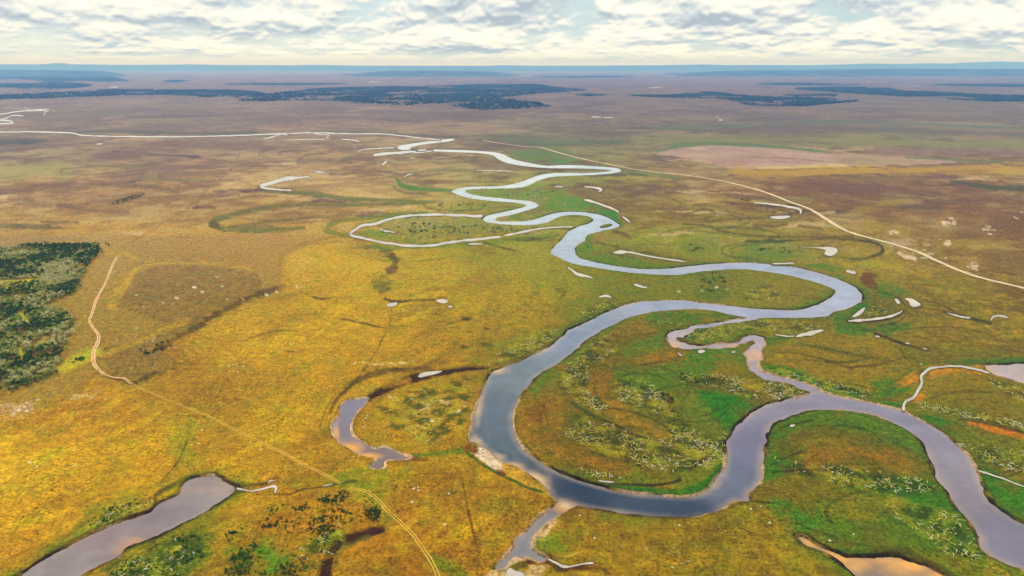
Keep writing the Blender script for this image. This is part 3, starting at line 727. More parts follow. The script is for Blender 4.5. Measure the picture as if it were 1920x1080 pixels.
# --- old channel above the middle oxbow pond
area([(665, 815), (660, 790), (700, 745), (800, 712), (905, 700), (890, 760), (885, 820), (870, 838), (780, 845), (700, 838)], '98741a', 10, 0.6)
stroke([(690, 747, 8), (712, 734, 10), (745, 719, 11), (785, 706, 13), (830, 698, 9), (870, 692, 6), (915, 690, 4)], '3c200c', 11, 4, 1.0, 1, 1.2)
stroke([(620, 770, 4), (632, 748, 5), (660, 722, 5), (700, 703, 6), (750, 693, 6), (800, 689, 5)], '5a440f', 6, 4, 0.85, 1)
stroke([(720, 720), (765, 712)], 'a8780f', 8, 4, 0.7)
area([(770, 750), (800, 755), (840, 770), (800, 790), (760, 775)], '907a4a', 12, 0.45)
stroke([(770, 856), (800, 852), (830, 850), (865, 845)], '4a7016', 6, 4, 0.8)
stroke([(740, 862, 6), (770, 861, 8), (800, 862, 3)], '6a3a10', 6, 3, 0.8)
stroke([(884, 822), (890, 795), (893, 770), (903, 745), (915, 702)], '3e6414', 6, 3, 0.8)
# --- foreground meadow, shrub ground, old bed at the lower left
area([(200, 1070), (260, 1040), (330, 1000), (380, 1000), (390, 1030), (350, 1090), (260, 1110)], '4e6616', 12, 0.8)
area([(415, 1060), (440, 1025), (480, 1015), (510, 1030), (560, 1050), (530, 1085), (430, 1100)], '3a7a12', 11, 0.7, 9, mot=0.7)
area([(560, 1020), (600, 1005), (640, 1000), (620, 1025), (575, 1040)], '5a7416', 8, 0.7)
area([(480, 975), (560, 960), (640, 945), (700, 955), (690, 985), (600, 990), (520, 1000)], 'a46c14', 14, 0.6)
stroke([(715, 993, 8), (690, 1000, 14), (660, 1010, 16), (632, 1022, 16), (620, 1040, 16), (610, 1070, 22), (612, 1100, 20)], '3e200c', 15, 5, 1.0, 2, 1.4)
stroke([(690, 1008), (655, 1022), (635, 1038), (630, 1060)], '5a5a1a', 8, 4, 0.7)
stroke([(600, 1045), (615, 1040)], 'a8761a', 10, 4, 0.7)
stroke([(860, 905 - 20), (872, 930), (885, 990), (900, 1040)], '8a5c10', 1.6, 1.4, 0.6, 0.8)
stroke([(515, 926), (530, 928), (545, 926.5), (570, 918), (600, 913.5), (630, 907), (668, 901)], '33280c', 2.4, 1.5, 0.9, 0.5, 0.6)
area([(530, 905), (600, 880), (640, 890), (640, 905), (590, 912), (545, 922)], '86801a', 8, 0.6)
stroke([(640, 905), (670, 915), (700, 935), (730, 975)], '7a8016', 18, 10, 0.6)
stroke([(812, 1050), (860, 1075), (880, 1100)], '6a7a14', 22, 10, 0.7)
area([(640, 880), (700, 885), (720, 900), (680, 905), (640, 900)], '6e7a16', 8, 0.6)
# --- lower left pond rim
stroke([(30, 1083), (83, 1046), (133, 1018), (167, 1001), (213, 980), (253, 966), (283, 956)], '54260c', 5, 2.5, 0.9, 0.6)  # upper bank: its shaded face painted as a dark line
stroke([(290, 950, 5), (292, 930, 8), (310, 917, 8), (340, 903, 8), (360, 892, 5), (383, 887, 5), (405, 889, 6), (425, 901, 8), (445, 909, 8), (480, 910, 6), (505, 905, 3)], '4a3210', 6, 3, 0.85, 1)
area([(306, 938), (318, 924), (334, 917), (338, 924), (322, 934)], 'c48818', 3, 0.95, 1)
stroke([(346, 912), (352, 902), (365, 894)], 'c8a880', 4, 2, 0.8)
stroke([(455, 920), (430, 932), (395, 953), (330, 988), (285, 1012), (240, 1027)], '33420f', 5, 3, 0.85, 1)
# --- stream mouth
area([(1042, 969), (1047, 974), (1040, 985), (1031, 993), (1028, 1003), (1024, 1013), (1014, 1019), (1004, 1026), (998, 1020), (1001, 1005), (1012, 990), (1030, 976)], 'e6bf86', 2.5, 1.0, 1)
area([(912, 1078), (935, 1060), (958, 1046), (970, 1039), (979, 1048), (955, 1062), (985, 1075), (990, 1095), (905, 1095)], 'e2bd88', 3, 0.95, 1.5)
area([(960, 1062), (985, 1050), (1000, 1052), (985, 1064), (965, 1068)], '6a5a14', 3, 0.9, 1)
area([(995, 1056), (1020, 1055), (1028, 1062), (1015, 1075), (1005, 1085), (990, 1078)], 'd0ac70', 3, 0.9, 1)
stroke([(995, 1050), (1030, 1052), (1050, 1066), (1080, 1064), (1120, 1062), (1140, 1070), (1155, 1085)], '5c220e', 11, 3, 0.9, 1.5, 0.4)
stroke([(1115, 1058), (1135, 1062), (1150, 1076)], 'c06a14', 5, 3, 0.9, 1)
stroke([(1060, 1046), (1085, 1035), (1110, 1034)], 'd8b060', 6, 3, 0.7, 2)
stroke([(1072, 1072), (1100, 1075), (1160, 1085)], 'c8a848', 6, 4, 0.7, 2)
stroke([(1046, 941), (1030, 955), (1008, 971), (985, 996), (966, 1010), (960, 1025), (940, 1048), (925, 1066)], '3a1e0c', 4, 2, 0.9, 1)
area([(1000, 1030), (1020, 1005), (1045, 1000), (1090, 985), (1120, 995), (1080, 1025), (1030, 1038)], '7c8a16', 8, 0.8)
# --- sand spit on the left bank of the big bend
area([(871, 835), (880, 824), (893, 826), (917, 842), (940, 859), (970, 872), (1000, 889), (1027, 912), (1034, 925), (1015, 920), (985, 909), (955, 896), (925, 879), (895, 861), (878, 846)], 'c89a52', 2, 1.0, 0.5)
area([(884, 833), (900, 842), (925, 858), (940, 866), (935, 882), (915, 868), (895, 853)], 'e4cdb0', 3, 0.9, 2)
area([(871, 838), (880, 828), (893, 836), (892, 848), (880, 848)], '7a4016', 3, 0.9, 2)
stroke([(876, 850), (900, 868), (930, 886), (960, 901), (990, 914), (1015, 922)], '2f5a14', 4, 2, 0.9, 0.5)
stroke([(934, 884), (945, 890)], '5a2a10', 5, 2, 0.8, 1)
# --- the big island
for isl_ in ([(975, 790), (1010, 710), (1090, 655), (1180, 605), (1280, 590), (1400, 605), (1460, 690), (1520, 735), (1420, 760), (1365, 820), (1350, 890), (1260, 915), (1120, 900), (1010, 850)],
             [(1440, 800), (1540, 772), (1640, 782), (1720, 830), (1760, 910), (1830, 1000), (1800, 1040), (1600, 1030), (1480, 960), (1420, 930)],
             [(1080, 452), (1280, 490), (1440, 485), (1620, 530), (1700, 560), (1650, 620), (1480, 615), (1560, 590), (1600, 550), (1500, 520), (1250, 530), (1100, 500)],
             [(1700, 770), (1920, 730), (2000, 760), (2000, 960), (1860, 900), (1780, 830)], [(1500, 660), (1700, 640), (1900, 660), (1900, 690), (1720, 700), (1600, 740)]):
    area(isl_, '525c06', 26, 0.5, 8, mot=0.5)
area([(1010, 720), (1050, 690), (1090, 660), (1085, 690), (1060, 705), (1030, 720), (1000, 760)], '6c7818', 8, 0.7)
area([(975, 790), (1000, 750), (1045, 745), (1060, 800), (1040, 830), (1000, 830)], 'a06e14', 12, 0.6)
area([(1100, 720), (1115, 695), (1140, 690), (1145, 715), (1130, 745), (1112, 745)], 'a4680f', 9, 0.6)
area([(1115, 706), (1125, 702), (1128, 710), (1118, 714)], 'd08418', 3, 0.7)
area([(1190, 675), (1230, 660), (1270, 658), (1275, 672), (1230, 685), (1195, 690)], 'ac720f', 6, 0.6)
area([(1160, 690), (1220, 690), (1300, 672), (1340, 690), (1290, 720), (1250, 730), (1190, 735), (1155, 715)], '557a12', 12, 0.8)
area([(1180, 640), (1240, 628), (1240, 650), (1200, 665), (1170, 670)], '5c7814', 9, 0.75)
area([(1310, 728), (1345, 735), (1390, 743), (1425, 755), (1405, 778), (1383, 798), (1372, 810), (1352, 795), (1330, 770), (1312, 748)], '2c760a', 10, 0.95, 4.5, mot=0.3)
area([(1270, 745), (1310, 745), (1340, 790), (1360, 815), (1330, 810), (1290, 780)], '6a7c12', 8, 0.7)
area([(1060, 830), (1150, 860), (1180, 890), (1100, 885), (1040, 860)], 'a87010', 12, 0.6)
area([(1140, 765), (1190, 780), (1260, 815), (1270, 830), (1210, 815), (1160, 795)], 'a87c14', 9, 0.7)
stroke([(1130, 788), (1160, 800), (1195, 817), (1215, 822)], '3c1e0c', 3.5, 2, 0.9, 1)
area([(1060, 770), (1090, 780), (1110, 800), (1080, 800)], '56641a', 9, 0.7)
stroke([(1075, 757), (1105, 776), (1125, 786)], '3e5a12', 7, 4, 0.7)
area([(1090, 880), (1160, 890), (1250, 885), (1330, 870), (1350, 850), (1358, 870), (1320, 900), (1240, 910), (1160, 905)], '6a7a12', 9, 0.7)
stroke([(1075, 892, 4), (1110, 905, 8), (1160, 915, 10), (1220, 922, 12), (1280, 924, 14), (1315, 915, 14), (1340, 895, 12), (1354, 870, 8)], '2c7214', 10, 4, 0.9, 1)
stroke([(1080, 893), (1120, 903), (1180, 908), (1240, 908), (1275, 900)], '44200c', 3, 1.5, 0.9, 0.6, 0.5)
stroke([(1292, 880), (1310, 870), (1330, 855)], '5c2c10', 5, 3, 0.8, 1)
stroke([(962, 805), (968, 825), (985, 848), (1010, 868), (1045, 886), (1080, 900)], '4a7a14', 6, 3, 0.85, 1)
stroke([(1000, 735), (1030, 695), (1060, 672)], '507a14', 6, 4, 0.6)
stroke([(1135, 765), (1150, 755), (1160, 752)], '9a6c14', 10, 6, 0.4)
area([(990, 770), (1010, 760), (1030, 775), (1010, 790)], '7a4a14', 6, 0.6, 4)
# --- meadows round the side creek
area([(1080, 640), (1150, 605), (1230, 590), (1380, 595), (1300, 608), (1240, 622), (1160, 640)], '947414', 9, 0.5)
area([(1225, 590), (1300, 585), (1390, 592), (1330, 603), (1290, 612), (1230, 615)], '3e7014', 6, 0.75)
area([(1300, 620), (1390, 612), (1480, 610), (1560, 615), (1490, 624), (1440, 626), (1400, 630), (1300, 645), (1285, 635)], '74801a', 6, 0.6)
area([(1435, 630), (1480, 632), (1470, 642), (1440, 645)], '3a7414', 5, 0.85)
area([(1440, 660), (1520, 640), (1620, 635), (1690, 660), (1690, 690), (1620, 710), (1560, 710), (1480, 690)], '9c7c16', 14, 0.75)
stroke([(1500, 645), (1580, 660), (1660, 675)], '5a6412', 6, 5, 0.55)
area([(1420, 690), (1470, 700), (1540, 722), (1620, 740), (1680, 745), (1700, 735), (1695, 765), (1620, 749), (1560, 740), (1510, 720), (1440, 705)], '3a7612', 6, 0.9)
area([(1640, 720), (1690, 725), (1700, 750), (1660, 755), (1630, 740)], '2a7a14', 7, 0.8)
area([(1290, 655), (1400, 655), (1400, 690), (1350, 690), (1300, 680)], '4a7a12', 8, 0.75)
area([(1340, 690), (1380, 685), (1430, 705), (1470, 730), (1400, 730), (1330, 720)], '947414', 8, 0.6)
area([(1585, 530), (1620, 545), (1632, 565), (1610, 590), (1560, 600), (1590, 585), (1615, 570), (1618, 550)], '3c7412', 5, 0.9)
area([(1480, 497), (1540, 508), (1590, 525), (1600, 520), (1550, 500), (1490, 493)], '4a7a14', 4, 0.8)
area([(1640, 540), (1700, 545), (1720, 552), (1680, 556), (1640, 556)], '467a18', 6, 0.7)
area([(1560, 600), (1640, 612), (1690, 605), (1720, 600), (1690, 620), (1640, 625), (1570, 618)], '3e7814', 6, 0.8)
stroke([(1600, 605), (1650, 612), (1700, 606), (1735, 590)], '4c6014', 4, 3, 0.5)
area([(1615, 520), (1640, 520), (1635, 542), (1622, 540)], '6a3420', 4, 0.8)
stroke([(1640, 625), (1680, 640), (1720, 652), (1740, 656)], '30260c', 4, 2, 0.9, 0.6, 0.6)
stroke([(1770, 585), (1810, 595), (1830, 600), (1858, 605)], '3c4410', 5, 3, 0.8, 0.6)
stroke([(1590, 603), (1640, 601), (1680, 592), (1694, 583)], '50300f', 7, 3, 0.7, 0.6)
stroke([(1706, 578), (1725, 578)], '6a3a20', 6, 3, 0.8)
area([(1710, 592), (1750, 585), (1750, 600), (1720, 602)], '8c7a44', 6, 0.7)
stroke([(1540, 480), (1600, 487), (1640, 480), (1655, 470), (1640, 455), (1580, 448), (1500, 450), (1400, 452)], '5a5412', 3, 2, 0.7)
stroke([(1560, 486), (1640, 494), (1690, 500)], 'a89a1a', 10, 6, 0.6)
area([(1280, 455), (1340, 452), (1340, 470), (1290, 478)], '5e7418', 7, 0.7)
area([(1410, 465), (1460, 460), (1530, 466), (1530, 476), (1460, 480), (1410, 478)], '7e8650', 5, 0.7)
area([(1385, 475), (1405, 465), (1500, 482), (1420, 488)], '5e7a18', 6, 0.6)
area([(1285, 520), (1330, 510), (1420, 510), (1500, 523), (1550, 538), (1560, 548), (1530, 568), (1480, 577), (1400, 572), (1320, 560), (1270, 552), (1250, 530)], '7c7a1e', 7, 0.7)
area([(1300, 540), (1340, 515), (1370, 520), (1350, 560), (1310, 560)], '56701a', 8, 0.7)
area([(1430, 525), (1520, 530), (1540, 550), (1480, 570), (1420, 560)], '98803c', 10, 0.5)
stroke([(1480, 580), (1530, 572), (1566, 550)], '2f5a10', 3, 2, 0.8)
# --- orange sedge by the east pond
area([(1678, 723), (1690, 712), (1716, 700), (1724, 706), (1714, 716), (1690, 723)], 'd28a14', 4, 0.9, 2)
area([(1738, 709), (1746, 697), (1770, 691), (1815, 691), (1800, 699), (1765, 705), (1748, 712)], 'd88a10', 2.5, 0.95, 1)
area([(1811, 696), (1830, 695), (1842, 701), (1816, 701)], 'd88a10', 2, 0.95, 0.6)
area([(1820, 687), (1850, 682), (1858, 695), (1842, 694)], 'e09a18', 3, 0.95, 1)
area([(1704, 753), (1727, 737), (1741, 744), (1724, 750)], 'd88a10', 2.5, 0.95, 1)
stroke([(1817, 793, 6), (1850, 801, 9), (1890, 812, 9), (1920, 821, 9), (1990, 840, 8)], 'd07c14', 8, 2.5, 0.95, 1)
stroke([(1800, 785, 3), (1850, 795, 4), (1920, 813, 4), (1990, 832, 4)], '5c3a10', 3, 2, 0.8, 0.6)
stroke([(1665, 735), (1700, 705), (1730, 690), (1780, 680), (1850, 678), (1920, 676)], '4c6a12', 9, 5, 0.8)
stroke([(1688, 716), (1715, 698), (1738, 687), (1780, 682)], 'c88a14', 3, 2, 0.7)
area([(1740, 715), (1800, 705), (1860, 710), (1920, 740), (1920, 790), (1850, 770), (1780, 750), (1740, 740)], '8a7414', 14, 0.7)
area([(1700, 775), (1730, 780), (1800, 800), (1790, 815), (1760, 800), (1720, 785)], '34740f', 6, 0.85)
area([(1835, 885), (1880, 895), (1930, 915), (1990, 940), (1990, 1000), (1920, 975), (1880, 955), (1850, 925)], '3a7a14', 6, 0.9)
area([(1760, 810), (1800, 830), (1850, 860), (1920, 880), (1990, 900), (1990, 850), (1900, 830), (1820, 805)], '74781e', 10, 0.6)
# --- the peninsula inside the right hand bend
area([(1440, 830), (1446, 800), (1480, 785), (1540, 770), (1620, 776), (1690, 802), (1725, 830), (1742, 860), (1690, 850), (1600, 810), (1520, 800), (1460, 830)], '4f7812', 8, 0.75)
area([(1500, 860), (1560, 830), (1640, 825), (1700, 850), (1750, 880), (1720, 890), (1600, 870), (1520, 880)], '9c6c14', 14, 0.7)
stroke([(1445, 870), (1480, 855), (1503, 846)], '4a2c0e', 3.5, 2, 0.85, 0.8)
stroke([(1450, 885), (1500, 881), (1560, 882), (1595, 885)], '54300e', 5, 3, 0.75, 0.8)
stroke([(1450, 812), (1465, 802), (1490, 795), (1520, 788)], '43220c', 4, 2, 0.9, 0.6)
area([(1430, 860), (1445, 850), (1480, 870), (1450, 890), (1428, 895)], '3c7814', 6, 0.8)
area([(1440, 940), (1520, 930), (1620, 900), (1700, 905), (1770, 935), (1830, 1000), (1840, 1040), (1700, 1030), (1600, 1020), (1500, 985)], '567a12', 16, 0.75)
area([(1650, 900), (1740, 905), (1775, 930), (1790, 960), (1720, 940), (1660, 920)], '2f7412', 10, 0.7)
area([(1430, 925), (1500, 905), (1600, 910), (1560, 935), (1480, 940)], '8a7414', 12, 0.7)
area([(1560, 940), (1640, 930), (1700, 960), (1650, 975), (1580, 970)], '8c7a14', 12, 0.6)
area([(1440, 940), (1490, 945), (1520, 985), (1490, 990), (1450, 965)], '487a14', 8, 0.7)
stroke([(1400, 938), (1430, 943), (1450, 944)], '5a2c10', 3, 2, 0.8, 0.5)
stroke([(1330, 962), (1360, 950), (1375, 943)], 'e0b878', 3.5, 2, 0.9, 0.5)
area([(1100, 955), (1250, 972), (1360, 955), (1430, 950), (1480, 1000), (1580, 1080), (1300, 1110), (1150, 1100), (1060, 1000)], 'a08014', 14, 0.5)
# --- sand rims of the south east pond
stroke([(1570, 1033), (1610, 1038), (1650, 1032), (1690, 1034), (1722, 1046), (1765, 1070), (1810, 1100)], '54380e', 13, 5, 0.85, 2)
stroke([(1500, 1002), (1518, 1006), (1545, 1022), (1590, 1040)], '3a2a0c', 4, 2, 0.8, 0.6)
stroke([(1560, 1046), (1590, 1068), (1612, 1092)], '42220c', 4, 2, 0.9, 0.6)
# --- river banks further up
area([(1080, 455), (1130, 470), (1200, 490), (1260, 500), (1180, 500), (1110, 488), (1085, 480)], '5e7c16', 5, 0.8)
area([(1090, 448), (1110, 452), (1105, 465), (1088, 468)], '3a7814', 4, 0.85)
area([(1110, 440), (1170, 435), (1185, 445), (1140, 452), (1105, 452)], '8c7448', 6, 0.7)
stroke([(1150, 434), (1165, 437), (1180, 445)], '5c3014', 6, 3, 0.7)
area([(1040, 368), (1095, 372), (1130, 382), (1158, 398), (1166, 418), (1148, 408), (1118, 396), (1070, 392), (1020, 398), (1012, 388)], '4a7c16', 4, 0.85, 2)
area([(1120, 395), (1150, 398), (1168, 418), (1160, 420)], '2c7812', 3, 0.9, 1)
area([(870, 362), (920, 356), (1000, 352), (1060, 355), (1040, 370), (990, 374), (920, 368)], '5a7a1c', 4, 0.8)
area([(980, 345), (1020, 332), (1090, 332), (1150, 326), (1180, 330), (1120, 345), (1040, 350)], '7c8226', 5, 0.6)
area([(935, 413), (945, 403), (985, 392), (1010, 386), (1020, 395), (985, 410)], '8a6a44', 3, 0.7)
area([(960, 410), (990, 398), (1015, 390), (1020, 395), (985, 412)], '4a7418', 3, 0.7)
area([(1030, 412), (1060, 403), (1105, 405), (1110, 412), (1080, 424), (1040, 428), (1010, 425)], '7c8222', 4, 0.7)
area([(700, 432), (740, 418), (800, 410), (900, 413), (940, 424), (1000, 426), (940, 438), (860, 447), (780, 452), (710, 440)], '74743a', 5, 0.8)
area([(660, 440), (690, 430), (730, 440), (800, 456), (860, 448), (800, 458), (740, 454), (690, 445)], '5a7414', 4, 0.8, 1)
stroke([(690, 420), (720, 412), (750, 405), (800, 400)], '4a7418', 5, 3, 0.7)
stroke([(700, 466), (850, 460), (960, 450), (1040, 440)], '5e7414', 6, 5, 0.7)
stroke([(910, 455), (940, 464), (970, 470)], '4a3a10', 2.5, 1.5, 0.8, 0.5)
area([(880, 380), (920, 378), (980, 382), (960, 392), (900, 396), (840, 395)], '7a7c2c', 5, 0.7)
area([(985, 278), (1040, 275), (1090, 300), (1080, 306), (1000, 303), (960, 290)], '5a8020', 4, 0.8, 2)
area([(900, 255), (980, 255), (1060, 262), (1160, 262), (1130, 272), (1040, 272), (960, 268)], '5c7c30', 4, 0.7, 2)
stroke([(1090, 265), (1130, 268), (1180, 265)], '4a5a2a', 6, 3, 0.6)
stroke([(1180, 322), (1230, 325), (1270, 335)], '4e6a16', 6, 4, 0.7)
stroke([(1040, 330), (1140, 333), (1220, 338), (1260, 345)], '8a7c26', 4, 3, 0.5)
stroke([(1280, 420), (1330, 424), (1345, 432), (1400, 440), (1480, 444), (1600, 442)], '4a3c10', 2.6, 1.5, 0.8, 0.6)
stroke([(1290, 384), (1330, 376), (1380, 376), (1440, 380)], 'b49a50', 4, 3, 0.6)
stroke([(1280, 405), (1320, 392), (1340, 400), (1320, 415), (1380, 410), (1440, 408), (1490, 400), (1515, 395)], '50481a', 4, 2.5, 0.7, 0.8)
stroke([(1415, 422), (1450, 424), (1475, 420)], '5c3414', 4, 2, 0.7)
stroke([(1500, 423), (1540, 430)], '50401a', 4, 2, 0.6)
# --- right plain
area([(1226, 286), (1290, 275), (1340, 272), (1450, 277), (1560, 288), (1640, 292), (1720, 296), (1790, 303), (1720, 309), (1600, 312), (1500, 315), (1400, 319), (1340, 308), (1270, 295)], 'bc9884', 1.5, 0.95, 0.8, mot=0.15)
area([(1330, 300), (1380, 298), (1400, 306), (1360, 310)], 'a07064', 4, 0.7, 2)
stroke([(1300, 280), (1420, 283), (1560, 293)], 'd0a898', 4, 2, 0.6)
for k in range(26):
    x0, y0 = rng.uniform(1290, 1640), 0
    y0 = rng.uniform(277 + (x0 - 1290) * 0.045, 300 + (x0 - 1290) * 0.03)
    L = rng.uniform(30, 120)
    stroke([(x0 - L / 2, y0 - L * 0.02, 1), (x0, y0, rng.uniform(1, 4)), (x0 + L / 2, y0 + L * 0.03, 1)], ['9a6c60', 'a87a6c', 'd0b098', 'b88c84', 'c8a684', '8e7058'][rng.integers(6)], 2, 1.5, rng.uniform(0.4, 0.8), 1.2)
stroke([(1230, 284), (1290, 273.5), (1345, 270.5), (1450, 275.5), (1560, 286)], '4e7a22', 2.5, 1.5, 0.8, 0.8)
area([(1560, 296), (1660, 296), (1760, 303), (1700, 308), (1600, 310)], 'a08a54', 5, 0.7, 1)
stroke([(1420, 316), (1480, 314), (1540, 312), (1590, 311)], 'd8bc6c', 3, 2, 0.9, 1)
stroke([(1380, 320), (1450, 323), (1600, 320), (1750, 320), (1920, 318), (2100, 316)], 'b48c18', 12, 5, 0.85, 2)
stroke([(1760, 322), (1850, 321)], '8a5a24', 4, 3, 0.6)
stroke([(1400, 330), (1500, 334), (1700, 340)], '8a6234', 4, 4, 0.3)
area([(1620, 280), (1760, 277), (1920, 275), (2100, 275), (2100, 296), (1920, 294), (1760, 292), (1650, 290)], '92705a', 4, 0.8, 2)
stroke([(1700, 296), (1800, 300), (1880, 304)], '4a6a26', 2.5, 2, 0.7, 0.8)
stroke([(1230, 262), (1380, 262), (1600, 263), (1800, 270), (2100, 272)], '8c8c30', 10, 5, 0.7, 2)
stroke([(1225, 240), (1300, 240), (1400, 236), (1470, 230)], '5c8a40', 5, 3, 0.55, 1)
stroke([(1490, 228), (1600, 230), (1750, 234), (1920, 240), (2100, 246)], '4c8040', 5, 3, 0.6, 1)
stroke([(1440, 238), (1560, 240), (1700, 245), (1920, 252)], '5e5548', 7, 4, 0.7, 2)
stroke([(1260, 272), (1330, 268), (1440, 274), (1560, 286)], '4a7a20', 3, 2, 0.8, 1)
stroke([(1785, 341), (1830, 347), (1880, 352), (1920, 354), (2000, 358)], '3e4420', 8, 3, 0.8, 2)
for a in ([(1600, 360), (1680, 355), (1760, 365)], [(1560, 380), (1620, 385), (1660, 395)], [(1700, 380), (1760, 390), (1740, 400)], [(1800, 395), (1860, 400), (1920, 410)],
          [(1850, 480), (1900, 490), (1960, 500)], [(1800, 440), (1880, 430), (1930, 440)], [(1860, 420), (1930, 415)], [(1480, 350), (1560, 350), (1600, 356)]):
    stroke(a, '6a4630', 16, 10, 0.55, 4)
for a in ([(1600, 395), (1650, 385), (1700, 375)], [(1760, 470), (1800, 455), (1900, 460)], [(1680, 420), (1700, 440), (1720, 460)], [(1620, 420), (1680, 432)]):
    stroke(a, '9a8030', 10, 6, 0.6, 3)
for k in range(34):
    cxp, cyp = ((1785, 420), (1795, 417), (1860, 436), (1855, 432), (1825, 497), (1815, 505), (1760, 455), (1700, 480), (1720, 487), (1690, 432), (1780, 455), (1910, 402))[k % 12]
    x, y = cxp + rng.normal(0, 10), cyp + rng.normal(0, 4)
    stroke([(x - 3, y - 1), (x + rng.uniform(0, 5), y + rng.uniform(-1, 2))], 'dcc0a0', rng.uniform(0.6, 1.8), 1.5, 0.8, 1.6)
area([(1680, 455), (1720, 452), (1740, 460), (1700, 464)], 'b89878', 5, 0.6)
# --- brown plain at the far left, distant woods get their floor
FAR_WOODS = [
    ([(-320, 186), (-100, 182), (0, 178), (60, 174), (130, 172.5), (160, 168.5), (300, 168), (460, 170), (500, 176), (540, 172), (600, 166), (640, 164), (700, 163), (760, 162), (850, 160),
      (940, 158), (1010, 158), (1030, 163), (1100, 168.5), (1060, 172), (1000, 176), (960, 181), (930, 184), (985, 189), (1035, 200), (1000, 202), (900, 206), (860, 200), (820, 194), (760, 197), (690, 194),
      (640, 190), (560, 188), (490, 190), (450, 188), (440, 182), (380, 182), (350, 178.5), (250, 178), (170, 181), (120, 182.5), (100, 184), (0, 186), (-320, 192)], 'long dark wood stretching across the plain left of centre'),
    ([(1180, 179.5), (1260, 178), (1340, 173.5), (1400, 180), (1500, 178), (1570, 178), (1555, 184), (1612, 189), (1540, 196), (1500, 199), (1400, 197), (1380, 190), (1350, 185), (1280, 184)], 'dark wood right of centre behind the small white pools'),
    ([(1490, 166), (1560, 163.5), (1660, 165), (1690, 171), (1750, 172.5), (1860, 178), (1920, 180), (2240, 184), (2240, 194), (1920, 190.5), (1850, 190), (1760, 184), (1680, 180), (1600, 175), (1540, 171)], 'dark wood running out of the right edge'),
    ([(1420, 157.5), (1480, 155.5), (1560, 157), (1610, 158.5), (1500, 160)], 'thin far strip of wood right of centre'),
    ([(1740, 159), (1840, 157.5), (1920, 158), (2100, 160), (1920, 163), (1800, 161)], 'thin far strip of wood at the right edge'),
    ([(-320, 138), (0, 138), (110, 138), (200, 136), (218, 146), (240, 151.5), (190, 153), (130, 152), (100, 155), (60, 150), (0, 148.5), (-320, 148)], 'far blue wood at the left edge, upper one'),
    ([(-320, 158), (0, 157), (60, 156), (130, 155), (172, 160), (140, 165), (60, 168), (30, 165), (0, 164), (-320, 164)], 'far blue wood at the left edge, lower one'),
    ([(1250, 137.5), (1400, 135), (1600, 134.5), (1920, 136), (2240, 137), (2240, 143.5), (1920, 143.5), (1860, 142), (1700, 140.5), (1560, 140.5), (1480, 142), (1400, 140.5), (1300, 140)], 'far wooded belt under the hills on the right'),
    ([(640, 140.5), (700, 138), (800, 137), (900, 138), (970, 141), (860, 142.5), (740, 143)], 'far wooded belt under the hills in the centre'),
    ([(1000, 144), (1080, 142.5), (1190, 143), (1120, 145.5)], 'tiny far strip of wood in the centre'),
    ([(420, 158), (520, 156.3), (650, 156.8), (560, 159.3)], 'thin far strip of wood above the long wood'),
    ([(1080, 178), (1110, 177), (1140, 178), (1100, 180.5)], 'tiny dark copse right of the long wood'),
    ([(305, 152.5), (330, 150), (352, 151.5), (330, 154)], 'tiny far copse on the left plain'),
]
for poly, _ in FAR_WOODS:
    area(poly, '2a3418', 1.6, 0.8, 2.0, mot=0.5)
area([(200, 384), (222, 374), (240, 368), (268, 363), (272, 366), (250, 374), (228, 381), (206, 386)], '4a4422', 3, 0.6, 1)
area(FOREST, '625c2c', 6, 0.8, 2)
stroke([(0, 530), (30, 530), (78, 526)], 'c4b01c', 6, 3, 0.9)
stroke([(5, 544), (36, 539)], 'b8b018', 5, 3, 0.9)
stroke([(38, 590), (50, 602)], 'c4b81c', 7, 3, 0.9)
stroke([(36, 655), (40, 665)], 'b0a81c', 8, 3, 0.9)
area([(70, 635), (85, 630), (95, 640), (80, 650), (68, 648)], 'b09060', 4, 0.8)
